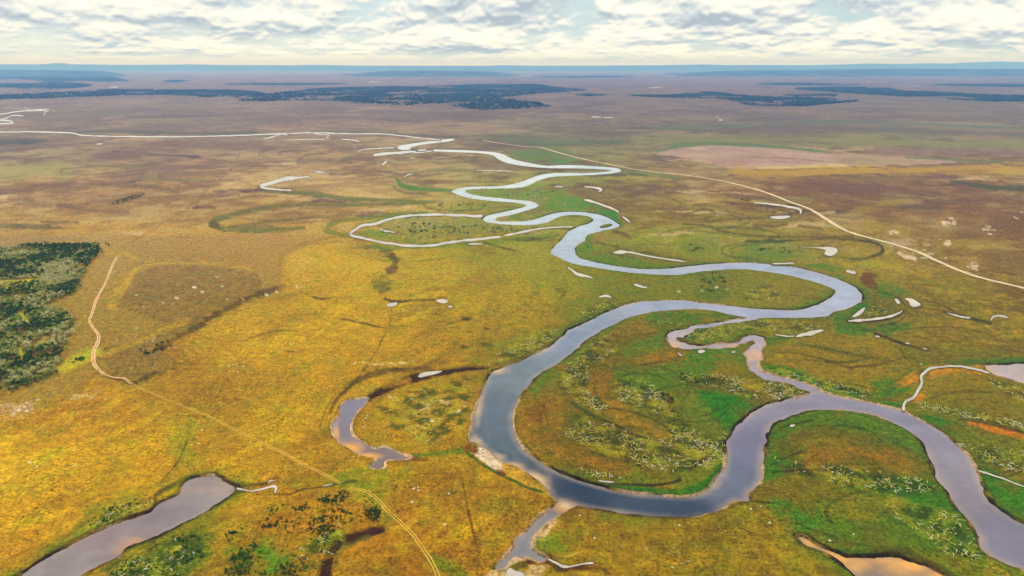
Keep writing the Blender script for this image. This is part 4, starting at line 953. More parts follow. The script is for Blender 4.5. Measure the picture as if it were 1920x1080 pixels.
DEAD = [
    ([(1064, 680), (1100, 668), (1110, 700), (1095, 725), (1110, 745), (1145, 765), (1125, 775), (1085, 755), (1055, 730), (1045, 720)], 150, 'bleached dead tree in the dense drift on the west side of the island'),
    ([(1085, 655), (1130, 625), (1160, 640), (1155, 665), (1100, 690), (1080, 672)], 34, 'bleached dead tree on the north west tip of the island'),
    ([(1060, 815), (1090, 785), (1140, 792), (1200, 815), (1280, 830), (1330, 850), (1325, 872), (1260, 885), (1180, 870), (1110, 850)], 210, 'bleached dead tree strewn over the south of the island'),
    ([(1070, 875), (1120, 885), (1170, 895), (1120, 895)], 22, 'bleached dead tree on the brown inner bank of the big bend'),
    ([(1145, 715), (1190, 708), (1225, 720), (1250, 755), (1240, 785), (1200, 770), (1160, 750)], 120, 'bleached dead tree around the dark thicket on the island'),
    ([(1255, 760), (1290, 800), (1340, 830), (1360, 800), (1362, 850), (1330, 880), (1280, 850), (1250, 800)], 130, 'bleached dead tree along the east bank of the island'),
    ([(1275, 700), (1330, 700), (1400, 710), (1470, 720), (1520, 735), (1470, 752), (1400, 745), (1340, 725), (1280, 720)], 190, 'bleached dead tree in the drift above the emerald meadow'),
    ([(1220, 600), (1280, 615), (1290, 640), (1320, 640), (1390, 620), (1440, 612), (1380, 605), (1320, 618), (1250, 600)], 90, 'bleached dead tree inside the loop of the side creek'),
    ([(1400, 600), (1480, 605), (1550, 612), (1490, 622), (1430, 620)], 50, 'bleached dead tree just north of the side creek'),
    ([(1430, 690), (1480, 695), (1560, 715), (1650, 735), (1620, 745), (1540, 728), (1460, 705)], 70, 'bleached dead tree on the green east bank of the side creek'),
    ([(1705, 765), (1760, 772), (1850, 790), (1920, 808), (1990, 830), (1990, 815), (1900, 790), (1800, 768), (1730, 755)], 170, 'bleached dead tree in the long drift on the right bank'),
    ([(1780, 830), (1840, 835), (1920, 845), (1990, 860), (1990, 895), (1900, 885), (1840, 865)], 120, 'bleached dead tree on the right bank below the orange sedge'),
    ([(1840, 705), (1880, 715), (1960, 740), (1960, 770), (1900, 745)], 40, 'bleached dead tree beside the pale pond at the right edge'),
    ([(1450, 860), (1540, 870), (1640, 880), (1740, 900), (1760, 925), (1640, 920), (1500, 895)], 90, 'bleached dead tree across the middle of the right hand peninsula'),
    ([(1640, 925), (1700, 940), (1790, 965), (1830, 1010), (1840, 1060), (1770, 1040), (1720, 1000), (1660, 950)], 70, 'bleached dead tree on the lower east side of the peninsula'),
    ([(700, 760), (770, 730), (880, 702), (890, 750), (870, 800), (800, 830), (720, 800)], 40, 'bleached dead tree on the half moon meadow beside the oxbow pond'),
    ([(930, 665), (1000, 630), (1045, 612), (1050, 630), (1000, 660), (940, 682)], 56, 'bleached dead tree on the scrub bank left of the river'),
    ([(1060, 600), (1120, 570), (1160, 560), (1150, 575), (1090, 605)], 30, 'bleached dead tree on the bank above the long middle reach'),
    ([(165, 990), (220, 950), (285, 930), (285, 945), (230, 970), (180, 995)], 22, 'bleached dead tree above the lower left pond'),
    ([(160, 1080), (215, 1045), (300, 1010), (370, 1000), (380, 1040), (300, 1085)], 46, 'bleached dead tree on the shrubby bank of the lower left pond'),
    ([(560, 1020), (640, 990), (650, 1030), (570, 1050)], 22, 'bleached dead tree by the old dry bed at the bottom'),
    ([(1390, 540), (1440, 535), (1480, 560), (1400, 568)], 30, 'bleached dead tree inside the wide bend'),
    ([(1640, 570), (1665, 575), (1660, 590), (1620, 595)], 16, 'bleached dead tree inside the curved water channel'),
]


for poly, n, label in DEAD:
    sd, w = px_sd(np.array(poly, float), 8)
    k = sstep(6, -8, sd + nA[w] * 12)
    blend(k * sstep(0.02, 0.30, nE[w]) * 0.75, '33480e', w)  # dark green scrub and painted wood shadows between the trunks
    blend(k * sstep(0.04, 0.34, -nE[w]) * 0.45, 'b0a83a', w)
# narrow ditches, old scroll lines and undercut edges
for a in ([(1050, 560), (1062, 545), (1040, 540)], [(1130, 787), (1160, 800), (1195, 816), (1215, 822)], [(1072, 756), (1100, 773), (1128, 786)], [(1075, 893), (1120, 903), (1180, 908), (1240, 908), (1275, 899)],
          [(1292, 880), (1312, 868), (1332, 854)], [(1445, 872), (1475, 857), (1503, 845)], [(1448, 886), (1500, 881), (1560, 882), (1595, 886)], [(1450, 813), (1466, 802), (1490, 795), (1522, 787)], [(1500, 646), (1540, 652), (1590, 662), (1640, 672), (1690, 680)],
          [(1460, 660), (1520, 668), (1600, 690)], [(1085, 720), (1090, 705), (1098, 690)], [(1200, 685), (1240, 678), (1290, 665)], [(1170, 640), (1220, 625), (1245, 618)], [(1130, 765), (1180, 772), (1230, 790), (1265, 815)],
          [(1020, 760), (1030, 800), (1060, 835), (1110, 858)], [(1500, 985), (1540, 1000), (1600, 1018), (1650, 1026)], [(1640, 625), (1680, 640), (1742, 657)], [(1400, 938), (1430, 943), (1452, 945)], [(1520, 800), (1600, 800), (1680, 830), (1720, 870)],
          [(1540, 478), (1600, 486), (1640, 481), (1656, 470), (1640, 456), (1580, 449)], [(1400, 452), (1500, 450), (1560, 446), (1640, 447)], [(1120, 455), (1170, 466), (1240, 478), (1290, 486)], [(1290, 432), (1345, 437), (1400, 443), (1470, 446)],
          [(1560, 560), (1580, 553), (1590, 545)], [(1590, 604), (1640, 602), (1680, 593), (1696, 582)], [(1720, 560), (1760, 570), (1800, 590), (1858, 606)], [(1640, 545), (1680, 556), (1700, 580), (1690, 600), (1640, 615)],
          [(520, 927), (545, 927), (570, 919), (600, 914), (632, 907), (668, 901)], [(733, 577), (733, 600), (715, 640), (690, 684), (655, 725), (628, 750)], [(865, 890), (872, 930), (885, 990), (898, 1040)], [(640, 598), (700, 610), (726, 616)],
          [(600, 800), (615, 760), (645, 725), (700, 698), (760, 690)], [(745, 905), (735, 940), (748, 960)], [(560, 545), (600, 560), (640, 556)], [(450, 640), (520, 620), (560, 622)], [(820, 620), (850, 605), (880, 600)], [(300, 905), (330, 870), (350, 830)],
          [(905, 690), (925, 686), (960, 676), (1010, 655), (1045, 634), (1063, 610)], [(1100, 598), (1150, 573), (1190, 562)]):
    stroke([(q[0], q[1], w_) for q, w_ in zip(a, [1.2] + [rng.uniform(2.0, 3.6) for _ in a[1:-1]] + [1.2])], '33230a', 2.6, 1.6, rng.uniform(0.4, 0.75), 1.1)
# old meander scars over the flood plain: nested arcs of damp dark turf
for cxp, cyp, rx_, ry_ in ((620, 300, 62, 13), (700, 312, 44, 9), (560, 288, 76, 11), (660, 332, 95, 13), (820, 300, 76, 11), (1230, 356, 66, 16), (1290, 400, 76, 15), (1200, 384, 86, 18), (1340, 412, 66, 15), (1430, 402, 100, 22),
                           (1450, 470, 100, 18), (1600, 472, 66, 24), (1230, 470, 86, 15), (1150, 334, 96, 10), (1360, 440, 130, 15), (1650, 602, 86, 28), (1760, 640, 116, 28), (1570, 664, 126, 24), (860, 385, 70, 11), (1000, 440, 90, 13), (760, 476, 90, 14),
                           (1120, 780, 110, 60), (1200, 730, 100, 50), (1300, 760, 90, 40), (1580, 880, 110, 60), (1640, 960, 120, 50), (1820, 770, 100, 36), (1860, 860, 80, 36), (480, 400, 70, 10), (300, 345, 80, 9), (180, 320, 90, 8)):
    for k in range(3):
        f_ = 1.0 - 0.22 * k + rng.normal(0, 0.04)
        a0 = rng.uniform(0, 6.28)
        a1 = a0 + rng.uniform(1.2, 3.2)
        pts_ = [(cxp + rx_ * f_ * math.cos(q), cyp + ry_ * f_ * math.sin(q), 1.0 if i_ in (0, 6) else rng.uniform(1.4, 3.0)) for i_, q in enumerate(np.linspace(a0, a1, 7))]
        stroke(pts_, ['3e3c14', '4a3614', '46521a', '9a8434'][rng.integers(4)], 2, 1.4, rng.uniform(0.3, 0.7), 0.9)
# game trails wandering over the straw meadow, bare pale spots
for k in range(16):
    x, y = rng.uniform(60, 880), rng.uniform(540, 1000)
    an = math.radians(rng.choice([-35, -60, 20, 70]) + rng.normal(0, 15))
    pts_ = [(x, y)]
    for _ in range(rng.integers(3, 7)):
        an += rng.normal(0, 0.35)
        x, y = x + 26 * math.cos(an), y + 15 * math.sin(an)
        pts_.append((x, y))
    stroke(pts_, ['6e500e', '7a6a10', 'c8a838'][rng.integers(3)], 1.3, 1.2, rng.uniform(0.3, 0.6), 0.8)
for cxp, cyp, sx_, sy_, n_ in ((165, 742, 22, 6, 22), (15, 768, 26, 7, 20), (735, 682, 40, 2, 18), (560, 535, 14, 3, 6), (260, 640, 60, 20, 14), (400, 560, 60, 20, 16), (100, 870, 60, 30, 8), (1720, 480, 40, 8, 12), (1250, 1040, 60, 20, 8), (820, 770, 40, 20, 14), (1300, 545, 30, 8, 6)):
    for k in range(n_):
        x, y = rng.normal(cxp, sx_), rng.normal(cyp, sy_)
        stroke([(x - 2, y), (x + rng.uniform(0, 3), y + rng.uniform(-1, 1))], ['d8c49a', 'c8a878', 'e0d0b0'][rng.integers(3)], rng.uniform(0.8, 2.0), 1.2, rng.uniform(0.5, 0.9), 0.8)
# faint ruts and game trails
stroke([(450, 285), (437, 312), (420, 330), (385, 358), (370, 378), (320, 410), (260, 445), (232, 462)], '7a5634', 1.6, 1.2, 0.7, 0.4)
stroke([(120, 745), (90, 775), (60, 790)], '96703c', 2, 1.5, 0.6, 0.4)
stroke([(160, 590), (130, 640), (105, 690)], 'b8901c', 3, 2, 0.5, 0.6)

# ------------------------------------------------------------------ relief and water bodies
river_sds = []
ALLSD = np.full((NR, NC), 1e6)
for name, poly, label, depth in BIG:
    sd = water_sd(poly)
    if name == 'river':
        isl = water_sd(ISLET, 10)
        w = window(1100, 410, 1170, 435)
        sd[w] = np.where(np.abs(isl[w]) < 1e5, np.maximum(sd[w], -isl[w]), sd[w])
    river_sds.append(sd)
    ALLSD = np.minimum(ALLSD, sd)
# uneven shoreline
bw = np.maximum(2.2, 0.9 * np.minimum(sp_row, 40))
edge = fbm(WX, WY, 15.0, 4, 71) * 6.5 * np.clip(6.0 / sp_row, 0, 1)
ROUGH = fbm(WX, WY, 14.0, 3, 81) * 0.9 * np.clip(8.0 / sp_row, 0, 1) + fbm(WX, WY, 90.0, 2, 83) * 1.6 * np.clip(30.0 / sp_row, 0, 1)
calm = np.clip((np.abs(ALLSD) - 2.0) / 12.0, 0, 1)
HGT += ROUGH * calm
# the heath terrace stands a few metres above the golden meadow
tsd, w = px_sd(smooth_line(HEATH, True, 12.0), 30)
HGT[w] += 4.0 * sstep(3, -4, tsd + nA[w] * 3) * sstep(-1e9, 1, tsd)
WATER_Z = -1.25
for (name, poly, label, depth), sd in zip(BIG, river_sds):
    s = sd + edge * 0.6
    t = np.clip((s + bw * 0.55) / (bw * 1.55), 0, 1)      # 0 deep, 1 on the meadow
    k = sd < 1e5
    cut = -depth - 1.0 + (depth + 1.0) * (t ** 0.8)
    HGT[k] = np.where(t[k] < 1, np.minimum(HGT[k], 0) * t[k] + cut[k], HGT[k])
# shade of the cut bank faces painted dark, damp green behind it
m = sstep(7.5, 3.5, ALLSD + nE * 5) * (ALLSD > -6) * np.clip(0.85 + nB * 1.4 + nE, 0.25, 1)
blend(m * 0.95, '281a08')
m = sstep(26, 6, ALLSD + nE * 8) * (ALLSD > 1.5) * np.clip(0.4 + nB * 2.2, 0, 1) * 0.7 * (ALLSD > 5)
blend(m, '4c7414')
m = sstep(4.2, 2.2, ALLSD + nE * 3) * (ALLSD > -7) * np.clip(0.15 - nB * 2.4 - nA * 1.2, 0, 1) * np.clip((PY - 300) / 80, 0, 1)
blend(m * 0.9, 'd0a884')
blend(sstep(-1.0, -4.0, ALLSD), '8a7a60')
# small sheets: level the ground under them, dark wet rim
for poly, label, name in SMALL:
    if poly[:, 1].mean() > 262:
        sd, w = px_sd(poly, 9)
        rim = np.clip((poly[:, 1].mean() - 250) / 150, 0.25, 1.0)
        blend(sstep(3.6 * rim, 0.5, sd + nE[w] * 5) * 0.42, '3a300e', w)
        HGT[w] = HGT[w] * sstep(0, 7, sd) - 0.35 * sstep(4, 0, sd)
    else:
        sd, w = px_sd(poly, 6)
        HGT[w] = HGT[w] * sstep(0, 4, sd) - 0.5 * sstep(3, 0, sd)
# far away the sheet dips a little so that every sheet on it stays clear
# dry straw and sedge reflect hardly any blue
COL[..., 2] *= 1.0 - 0.75 * np.clip((PY - 330) / 250.0, 0, 1) * (COL[..., 2] < 0.10)
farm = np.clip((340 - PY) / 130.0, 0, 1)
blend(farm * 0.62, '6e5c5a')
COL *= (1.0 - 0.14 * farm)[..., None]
COL[..., 0] *= 1.0 + 0.05 * np.clip((PY - 400) / 160.0, 0, 1)
COL[..., 1] *= 1.02
COL *= (1.10 - 0.23 * goldw)[..., None]
COL[..., 1] *= 1.0 + 0.04 * goldw
# the ground colour darkens from the centre toward the east
east_dark = sstep(640, 1120, PX + nC * 160 + nB * 60 + (PY - 600) * 0.1)
COL *= (1.0 - east_dark * (0.14 + 0.10 * sstep(330, 480, PY)))[..., None]
COL = np.clip(COL, 0.002, 0.85)


def ground_z(px, py):
    r = np.clip(np.searchsorted(rows, py), 1, NR - 1)
    c = np.clip(np.searchsorted(cols, px), 1, NC - 1)
    fr = (py - rows[r - 1]) / (rows[r] - rows[r - 1])
    fc = (px - cols[c - 1]) / (cols[c] - cols[c - 1])
    return (HGT[r - 1, c - 1] * (1 - fc) + HGT[r - 1, c] * fc) * (1 - fr) + (HGT[r, c - 1] * (1 - fc) + HGT[r, c] * fc) * fr


# ------------------------------------------------------------------ materials
def new_mat(name):
    m = bpy.data.materials.new(name)
    m.use_nodes = True
    t = m.node_tree
    b = t.nodes['Principled BSDF']
    return m, t, b


def simple_mat(name, c, rough=0.85, var=0.25, scale=0.6, spec=0.2):
    m, t, b = new_mat(name)
    tc = N(t, 'ShaderNodeNewGeometry')
    nz = N(t, 'ShaderNodeTexNoise', inp={'Scale': scale, 'Detail': 3.0})
    t.links.new(tc.outputs['Position'], nz.inputs['Vector'])
    c = tuple(lin(c)) if isinstance(c, str) else c
    lo = tuple(v * (1 - var) for v in c) + (1,)
    hi = tuple(min(0.9, v * (1 + var)) for v in c) + (1,)
    col = ramp(t, nz.outputs[0], [(0.3, lo), (0.7, hi)])
    t.links.new(col, b.inputs['Base Color'])
    b.inputs['Roughness'].default_value = rough
    b.inputs['Specular IOR Level'].default_value = spec
    return m


def ground_material():
    m, t, b = new_mat('grassland')
    L = t.links
    att = N(t, 'ShaderNodeAttribute', attribute_name='cover')
    tc = N(t, 'ShaderNodeNewGeometry')
    P_ = tc.outputs['Position']

    def noise(scale, detail, rough=0.55):
        n = N(t, 'ShaderNodeTexNoise', inp={'Scale': scale, 'Detail': detail, 'Roughness': rough})
        L.new(P_, n.inputs['Vector'])
        return n.outputs[0]
    tuss = noise(0.33, 3.0, 0.68)          # single tussocks, two to three metres
    clump = noise(0.11, 4.0, 0.6)
    hue = noise(0.035, 4.0, 0.6)
    v1 = ramp(t, tuss, [(0.30, 0.14), (0.44, 0.80), (0.58, 1.22), (0.74, 1.95)])
    v2 = ramp(t, clump, [(0.28, 0.62), (0.5, 0.98), (0.72, 1.36)])
    patch = noise(0.014, 3.0, 0.6)          # tall tussock stands alternate with short turf
    c = mix_col(t, ramp(t, patch, [(0.34, 0.55), (0.60, 1.0)]), att.outputs['Color'], v1, 'MULTIPLY')
    c = mix_col(t, 1.0, c, v2, 'MULTIPLY')
    tint = ramp(t, hue, [(0.30, (0.80, 1.05, 0.9)), (0.5, (1, 1, 1)), (0.70, (1.07, 0.97, 0.9))])
    c = mix_col(t, 1.0, c, tint, 'MULTIPLY')
    vor = N(t, 'ShaderNodeTexVoronoi', inp={'Scale': 0.16, 'Randomness': 1.0})
    L.new(P_, vor.inputs['Vector'])
    speck = ramp(t, vor.outputs['Distance'], [(0.10, 1.0), (0.20, 0.0)])
    gate = ramp(t, clump, [(0.46, 0.0), (0.56, 1.0)])
    sp = math_node(t, 'MULTIPLY', math_node(t, 'MULTIPLY', speck, gate), 0.75)
    c = mix_col(t, sp, c, (0.045, 0.042, 0.012, 1))  # dark specks: small shrubs and painted tussock shadows
    L.new(c, b.inputs['Base Color'])
    b.inputs['Roughness'].default_value = 0.95
    b.inputs['Specular IOR Level'].default_value = 0.08
    bump = N(t, 'ShaderNodeBump', inp={'Strength': 0.7, 'Distance': 0.6})
    L.new(math_node(t, 'ADD', tuss, math_node(t, 'MULTIPLY', clump, 1.2)), bump.inputs['Height'])
    L.new(bump.outputs[0], b.inputs['Normal'])
    return m


def water_material(name, deep, shallow, sand=None, rough=0.09):
    m, t, b = new_mat(name)
    L = t.links
    tc = N(t, 'ShaderNodeNewGeometry')
    n = N(t, 'ShaderNodeTexNoise', inp={'Scale': 0.03, 'Detail': 5.0, 'Roughness': 0.6, 'Distortion': 0.6})
    L.new(tc.outputs['Position'], n.inputs['Vector'])
    if sand:
        a2 = N(t, 'ShaderNodeAttribute', attribute_name='silt')
        c = mix_col(t, 1.0, a2.outputs['Color'], ramp(t, n.outputs[0], [(0.3, 0.86), (0.7, 1.14)]), 'MULTIPLY')
    else:
        c = ramp(t, n.outputs[0], [(0.3, tuple(lin(deep))), (0.7, tuple(lin(shallow)))])
    L.new(c, b.inputs['Base Color'])
    b.inputs['Roughness'].default_value = rough
    b.inputs['IOR'].default_value = 1.33
    rip = N(t, 'ShaderNodeTexNoise', inp={'Scale': 0.35, 'Detail': 3.0})
    L.new(tc.outputs['Position'], rip.inputs['Vector'])
    wind = N(t, 'ShaderNodeTexNoise', inp={'Scale': 0.018, 'Detail': 3.0})
    L.new(tc.outputs['Position'], wind.inputs['Vector'])
    L.new(ramp(t, wind.outputs[0], [(0.42, rough), (0.6, rough + 0.16)]), b.inputs['Roughness'])
    bump = N(t, 'ShaderNodeBump', inp={'Strength': 0.14, 'Distance': 0.3})
    L.new(rip.outputs[0], bump.inputs['Height'])
    L.new(bump.outputs[0], b.inputs['Normal'])
    return m


M_ground = ground_material()
M_river = water_material('river_water', '566484', '8a86a0', 'b9a184', 0.06)
M_pond = water_material('silty_water', '85788a', 'ae9894', 'd6a76a', 0.06)
M_pool = water_material('pale_pool_water', 'a89e94', 'ccc0b2', None, 0.05)  # base colour raised to carry painted sky reflection
M_hill = simple_mat('hill_cover', (0.045, 0.055, 0.05), 0.95, 0.9, 0.0009, 0.05)

# ------------------------------------------------------------------ ground object
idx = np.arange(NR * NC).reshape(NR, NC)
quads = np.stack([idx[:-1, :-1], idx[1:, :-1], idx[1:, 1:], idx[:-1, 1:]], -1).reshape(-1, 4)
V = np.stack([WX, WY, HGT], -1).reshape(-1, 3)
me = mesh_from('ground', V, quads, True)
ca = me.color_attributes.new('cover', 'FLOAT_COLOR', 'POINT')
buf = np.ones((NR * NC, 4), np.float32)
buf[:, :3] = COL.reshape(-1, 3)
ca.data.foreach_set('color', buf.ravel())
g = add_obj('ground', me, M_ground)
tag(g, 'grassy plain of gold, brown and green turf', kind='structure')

SILT_SHEEN = [(1900, 1020, '8d86a0'), (1700, 800, '948ea8'), (1540, 750, '9a92ac'), (1400, 830, '8a86a4'), (1380, 900, '747a94'), (1250, 950, '384c66'), (1100, 925, '263c56'), (1020, 880, '364e68'), (960, 840, '5a7080'),  # silt colours; far reaches paled and ponds tinted with painted sky reflection
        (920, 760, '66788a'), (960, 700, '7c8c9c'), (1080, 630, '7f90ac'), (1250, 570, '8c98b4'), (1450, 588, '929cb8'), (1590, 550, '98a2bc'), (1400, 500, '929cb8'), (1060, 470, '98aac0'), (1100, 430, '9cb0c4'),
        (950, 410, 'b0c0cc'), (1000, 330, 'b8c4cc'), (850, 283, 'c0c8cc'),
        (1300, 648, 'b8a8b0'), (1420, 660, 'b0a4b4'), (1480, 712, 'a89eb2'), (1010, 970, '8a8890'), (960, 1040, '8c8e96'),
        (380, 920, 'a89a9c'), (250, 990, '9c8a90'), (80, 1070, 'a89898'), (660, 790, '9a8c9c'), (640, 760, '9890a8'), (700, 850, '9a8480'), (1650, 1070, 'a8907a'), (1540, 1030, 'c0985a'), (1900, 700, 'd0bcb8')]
silt_sheen_xy = np.array([(a, b) for a, b, _ in SILT_SHEEN], float)
silt_sheen_c = np.array([lin(c) for _, _, c in SILT_SHEEN]) * np.interp(silt_sheen_xy[:, 1], [400, 560, 700], [0.92, 0.82, 0.55])[:, None]
# water sheets of the big bodies
sand_spots = [(897, 765, 10, 50, .6), (895, 822, 16, 12, .7), (930, 692, 24, 7, .8), (1000, 900, 26, 20, 1.0), (965, 872, 22, 9, .8), (935, 854, 22, 9, .7), (1060, 948, 18, 12, .9), (1335, 905, 26, 16, .5),
              (1010, 655, 30, 10, .3), (655, 838, 22, 12, .9), (630, 812, 7, 20, 1.0), (690, 853, 22, 5, 1.0), (1700, 1060, 44, 16, 1.0), (1570, 1044, 46, 20, 1.0), (1610, 1058, 30, 14, .9), (1760, 1078, 30, 12, .9), (1520, 1015, 20, 12, 1.0), (1660, 1050, 30, 6, .5), (1260, 646, 14, 8, .6), (1372, 646, 24, 5, .6), (1414, 668, 18, 14, .4),
              (385, 915, 40, 14, .35), (230, 1020, 60, 20, .25), (1880, 690, 60, 20, .3)]
mats_big = [M_river, M_pond, M_river, M_pond, M_pond, M_pond, M_pond]
for (name, poly, label, depth), sd, mt in zip(BIG, river_sds, mats_big):
    pad = np.maximum(3.0, 1.3 * np.minimum(sp_row, 40))
    keep_v = sd < pad
    keep_q = keep_v[:-1, :-1] & keep_v[1:, :-1] & keep_v[1:, 1:] & keep_v[:-1, 1:]
    q = np.stack([idx[:-1, :-1][keep_q], idx[1:, :-1][keep_q], idx[1:, 1:][keep_q], idx[:-1, 1:][keep_q]], -1)
    used, inv = np.unique(q.ravel(), return_inverse=True)
    vv = V[used].copy()
    vv[:, 2] = WATER_Z - (0.0 if name == 'river' else 0.04)
    me = mesh_from(name, vv, inv.reshape(-1, 4), True)
    sdu = sd.ravel()[used]
    half = 14.0
    sh = np.clip(1.0 - (-sdu) / half, 0, 1) ** 1.6
    pxu, pyu = PX.ravel()[used], PY.ravel()[used]
    drift = fbm(vv[:, 0], vv[:, 1], 55.0, 4, 733)
    wd = 1.0 / ((pxu[:, None] + drift[:, None] * 60 - silt_sheen_xy[:, 0]) ** 2 + (2.0 * (pyu[:, None] + drift[:, None] * 25 - silt_sheen_xy[:, 1])) ** 2 + 60.0) ** 1.6
    wc = (wd @ silt_sheen_c) / wd.sum(1, keepdims=True)
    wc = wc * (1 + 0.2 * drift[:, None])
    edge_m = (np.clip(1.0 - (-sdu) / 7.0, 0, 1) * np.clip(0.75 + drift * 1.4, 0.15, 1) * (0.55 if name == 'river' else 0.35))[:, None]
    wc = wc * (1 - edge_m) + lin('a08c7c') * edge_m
    snd = np.zeros(len(used))
    for sx_, sy_, rx_, ry_, am in sand_spots:
        snd = np.maximum(snd, am * np.exp(-(((pxu - sx_) / rx_) ** 2 + ((pyu - sy_) / ry_) ** 2) * 1.2))
    snd = np.clip(snd * np.clip(0.55 + sh * 0.9, 0, 1) + (nA.ravel()[used] * 0.5) * (snd > 0.1), 0, 1)
    sand_c = lin('c8a87c') if name == 'river' else lin('d89c48')
    wc = wc * (1 - snd[:, None]) + sand_c * snd[:, None]
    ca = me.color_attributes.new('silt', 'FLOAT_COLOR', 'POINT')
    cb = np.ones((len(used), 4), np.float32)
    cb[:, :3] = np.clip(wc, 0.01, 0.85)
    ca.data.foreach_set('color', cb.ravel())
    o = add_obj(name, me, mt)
    tag(o, label, kind='structure')

# small water sheets, each its own polygon
from mathutils.geometry import tessellate_polygon


def sheet(name, poly, z, mat, label):
    pts = [Vector(at(x, y, z)) for x, y in poly]
    tris = tessellate_polygon([[Vector((p.x, p.y, 0)) for p in pts]])
    cx, cy = np.mean([p.x for p in pts]), np.mean([p.y for p in pts])
    f = []
    for t in tris:
        a, b, c = (pts[i] for i in t)
        f.append(t if (b - a).cross(c - a).z > 0 else (t[0], t[2], t[1]))
    me = mesh_from(name, [(p.x - cx, p.y - cy, 0) for p in pts], f)
    o = add_obj(name, me, mat)
    o.location = (cx, cy, z)
    tag(o, label, kind='structure')
    return o


for poly, label, name in SMALL:
    ym = poly[:, 1].mean()
    sheet(name, poly, 0.10 if ym > 300 else 0.6, M_pool, label)


# ------------------------------------------------------------------ roads and tracks
def ribbon(name, pts, width, mat, label, z=0.12, ruts=None):
    p = smooth_line(pts, False, 4.0)
    w = np.array([at(x, y)[:2] for x, y in p[:, :2]])
    # resample every few metres
    L = np.concatenate([[0], np.cumsum(np.hypot(*np.diff(w, axis=0).T))])
    s = np.arange(0, L[-1], max(3.0, width * 0.6))
    x = np.interp(s, L, w[:, 0])
    y = np.interp(s, L, w[:, 1])
    zc = np.interp(s, L, ground_z(p[:, 0], p[:, 1]))
    t = np.stack([np.gradient(x), np.gradient(y)], 1)
    t /= np.linalg.norm(t, axis=1, keepdims=True)
    nr = np.stack([-t[:, 1], t[:, 0]], 1)
    offs = [(-0.5, 0.5)] if ruts is None else [(-0.5, -0.5 + ruts), (0.5 - ruts, 0.5)]
    verts, faces = [], []
    for o0, o1 in offs:
        base = len(verts)
        ww = width * (1 + 0.35 * fbm(x, y, 60.0, 3, 77) + 0.3 * (rng.random(len(s)) - 0.5))
        for i in range(len(s)):
            for o in (o0, o1):
                verts.append((x[i] + nr[i, 0] * ww[i] * o, y[i] + nr[i, 1] * ww[i] * o, zc[i] + z))
        for i in range(len(s) - 1):
            a = base + 2 * i
            faces.append((a, a + 1, a + 3, a + 2))
    f = np.array(faces)
    v = np.array(verts)
    n = np.cross(v[f[0][1]] - v[f[0][0]], v[f[0][2]] - v[f[0][0]])
    if n[2] < 0:
        f = f[:, ::-1]
    o = add_obj(name, mesh_from(name, v, f), mat)
    tag(o, label, kind='structure')
    return o


def flatten_along(pts, wpx):
    p = smooth_line(pts, False, 8.0)
    w = window(p[:, 0].min() - wpx, p[:, 1].min() - wpx, p[:, 0].max() + wpx, p[:, 1].max() + wpx)
    return p, w


M_gravel = simple_mat('gravel', 'd0bc98', 0.95, 0.18, 0.05)
M_dirt = simple_mat('track_dirt', 'd8ae78', 0.95, 0.3, 0.12)
M_rut = simple_mat('trodden_grass', 'c8a23a', 0.95, 0.3, 0.12)
road_pts = [(905, 263), (930, 268), (985, 275), (1010, 276), (1030, 281), (1060, 290), (1100, 300), (1160, 312), (1220, 322), (1280, 328), (1340, 337), (1390, 348), (1440, 363), (1490, 382), (1520, 393), (1545, 408),
            (1570, 424), (1600, 438), (1640, 449), (1680, 460), (1720, 473), (1760, 491), (1800, 509), (1840, 522), (1880, 532), (1920, 541), (2000, 560), (2120, 590)]
ribbon('road', road_pts, 11.0, M_gravel, 'pale gravel road running diagonally down the right plain', 0.9)
track_a = [(219, 482), (210, 500), (200, 525), (190, 545), (180, 565), (172, 590), (168, 603), (175, 615), (185, 630), (183, 645), (178, 655), (175, 670), (178, 685), (190, 697), (210, 708), (235, 715), (249, 721)]
ribbon('track', track_a, 5.0, M_dirt, 'pale dirt track beside the wood on the left', 0.55, 0.42)
track_b = [(345, 762), (390, 780), (430, 800), (480, 825), (530, 850), (570, 872), (600, 886), (620, 897), (640, 907)]
ribbon('track', track_b, 3.2, M_rut, 'faint wheel track crossing the golden meadow', 0.4, 0.30)
track_c = [(655, 916), (685, 922), (705, 935), (725, 957), (750, 980), (775, 1005), (797, 1035), (812, 1060), (824, 1085), (836, 1120)]
ribbon('track', track_c, 3.8, M_rut, 'wheel track running to the bottom edge left of the stream', 0.4, 0.30)
track_d = [(249, 721), (275, 733), (310, 748), (345, 762)]
ribbon('track', track_d, 3.2, M_rut, 'short faint track linking the dirt track and meadow track', 0.3, 0.25)

# ------------------------------------------------------------------ hills at the horizon
def depth_z(py, D):
    """height of a point at distance D that shows at photo row py"""
    b = (py - 540.0) / FPX
    return H - D * (SP + b * CP) / (CP - b * SP)


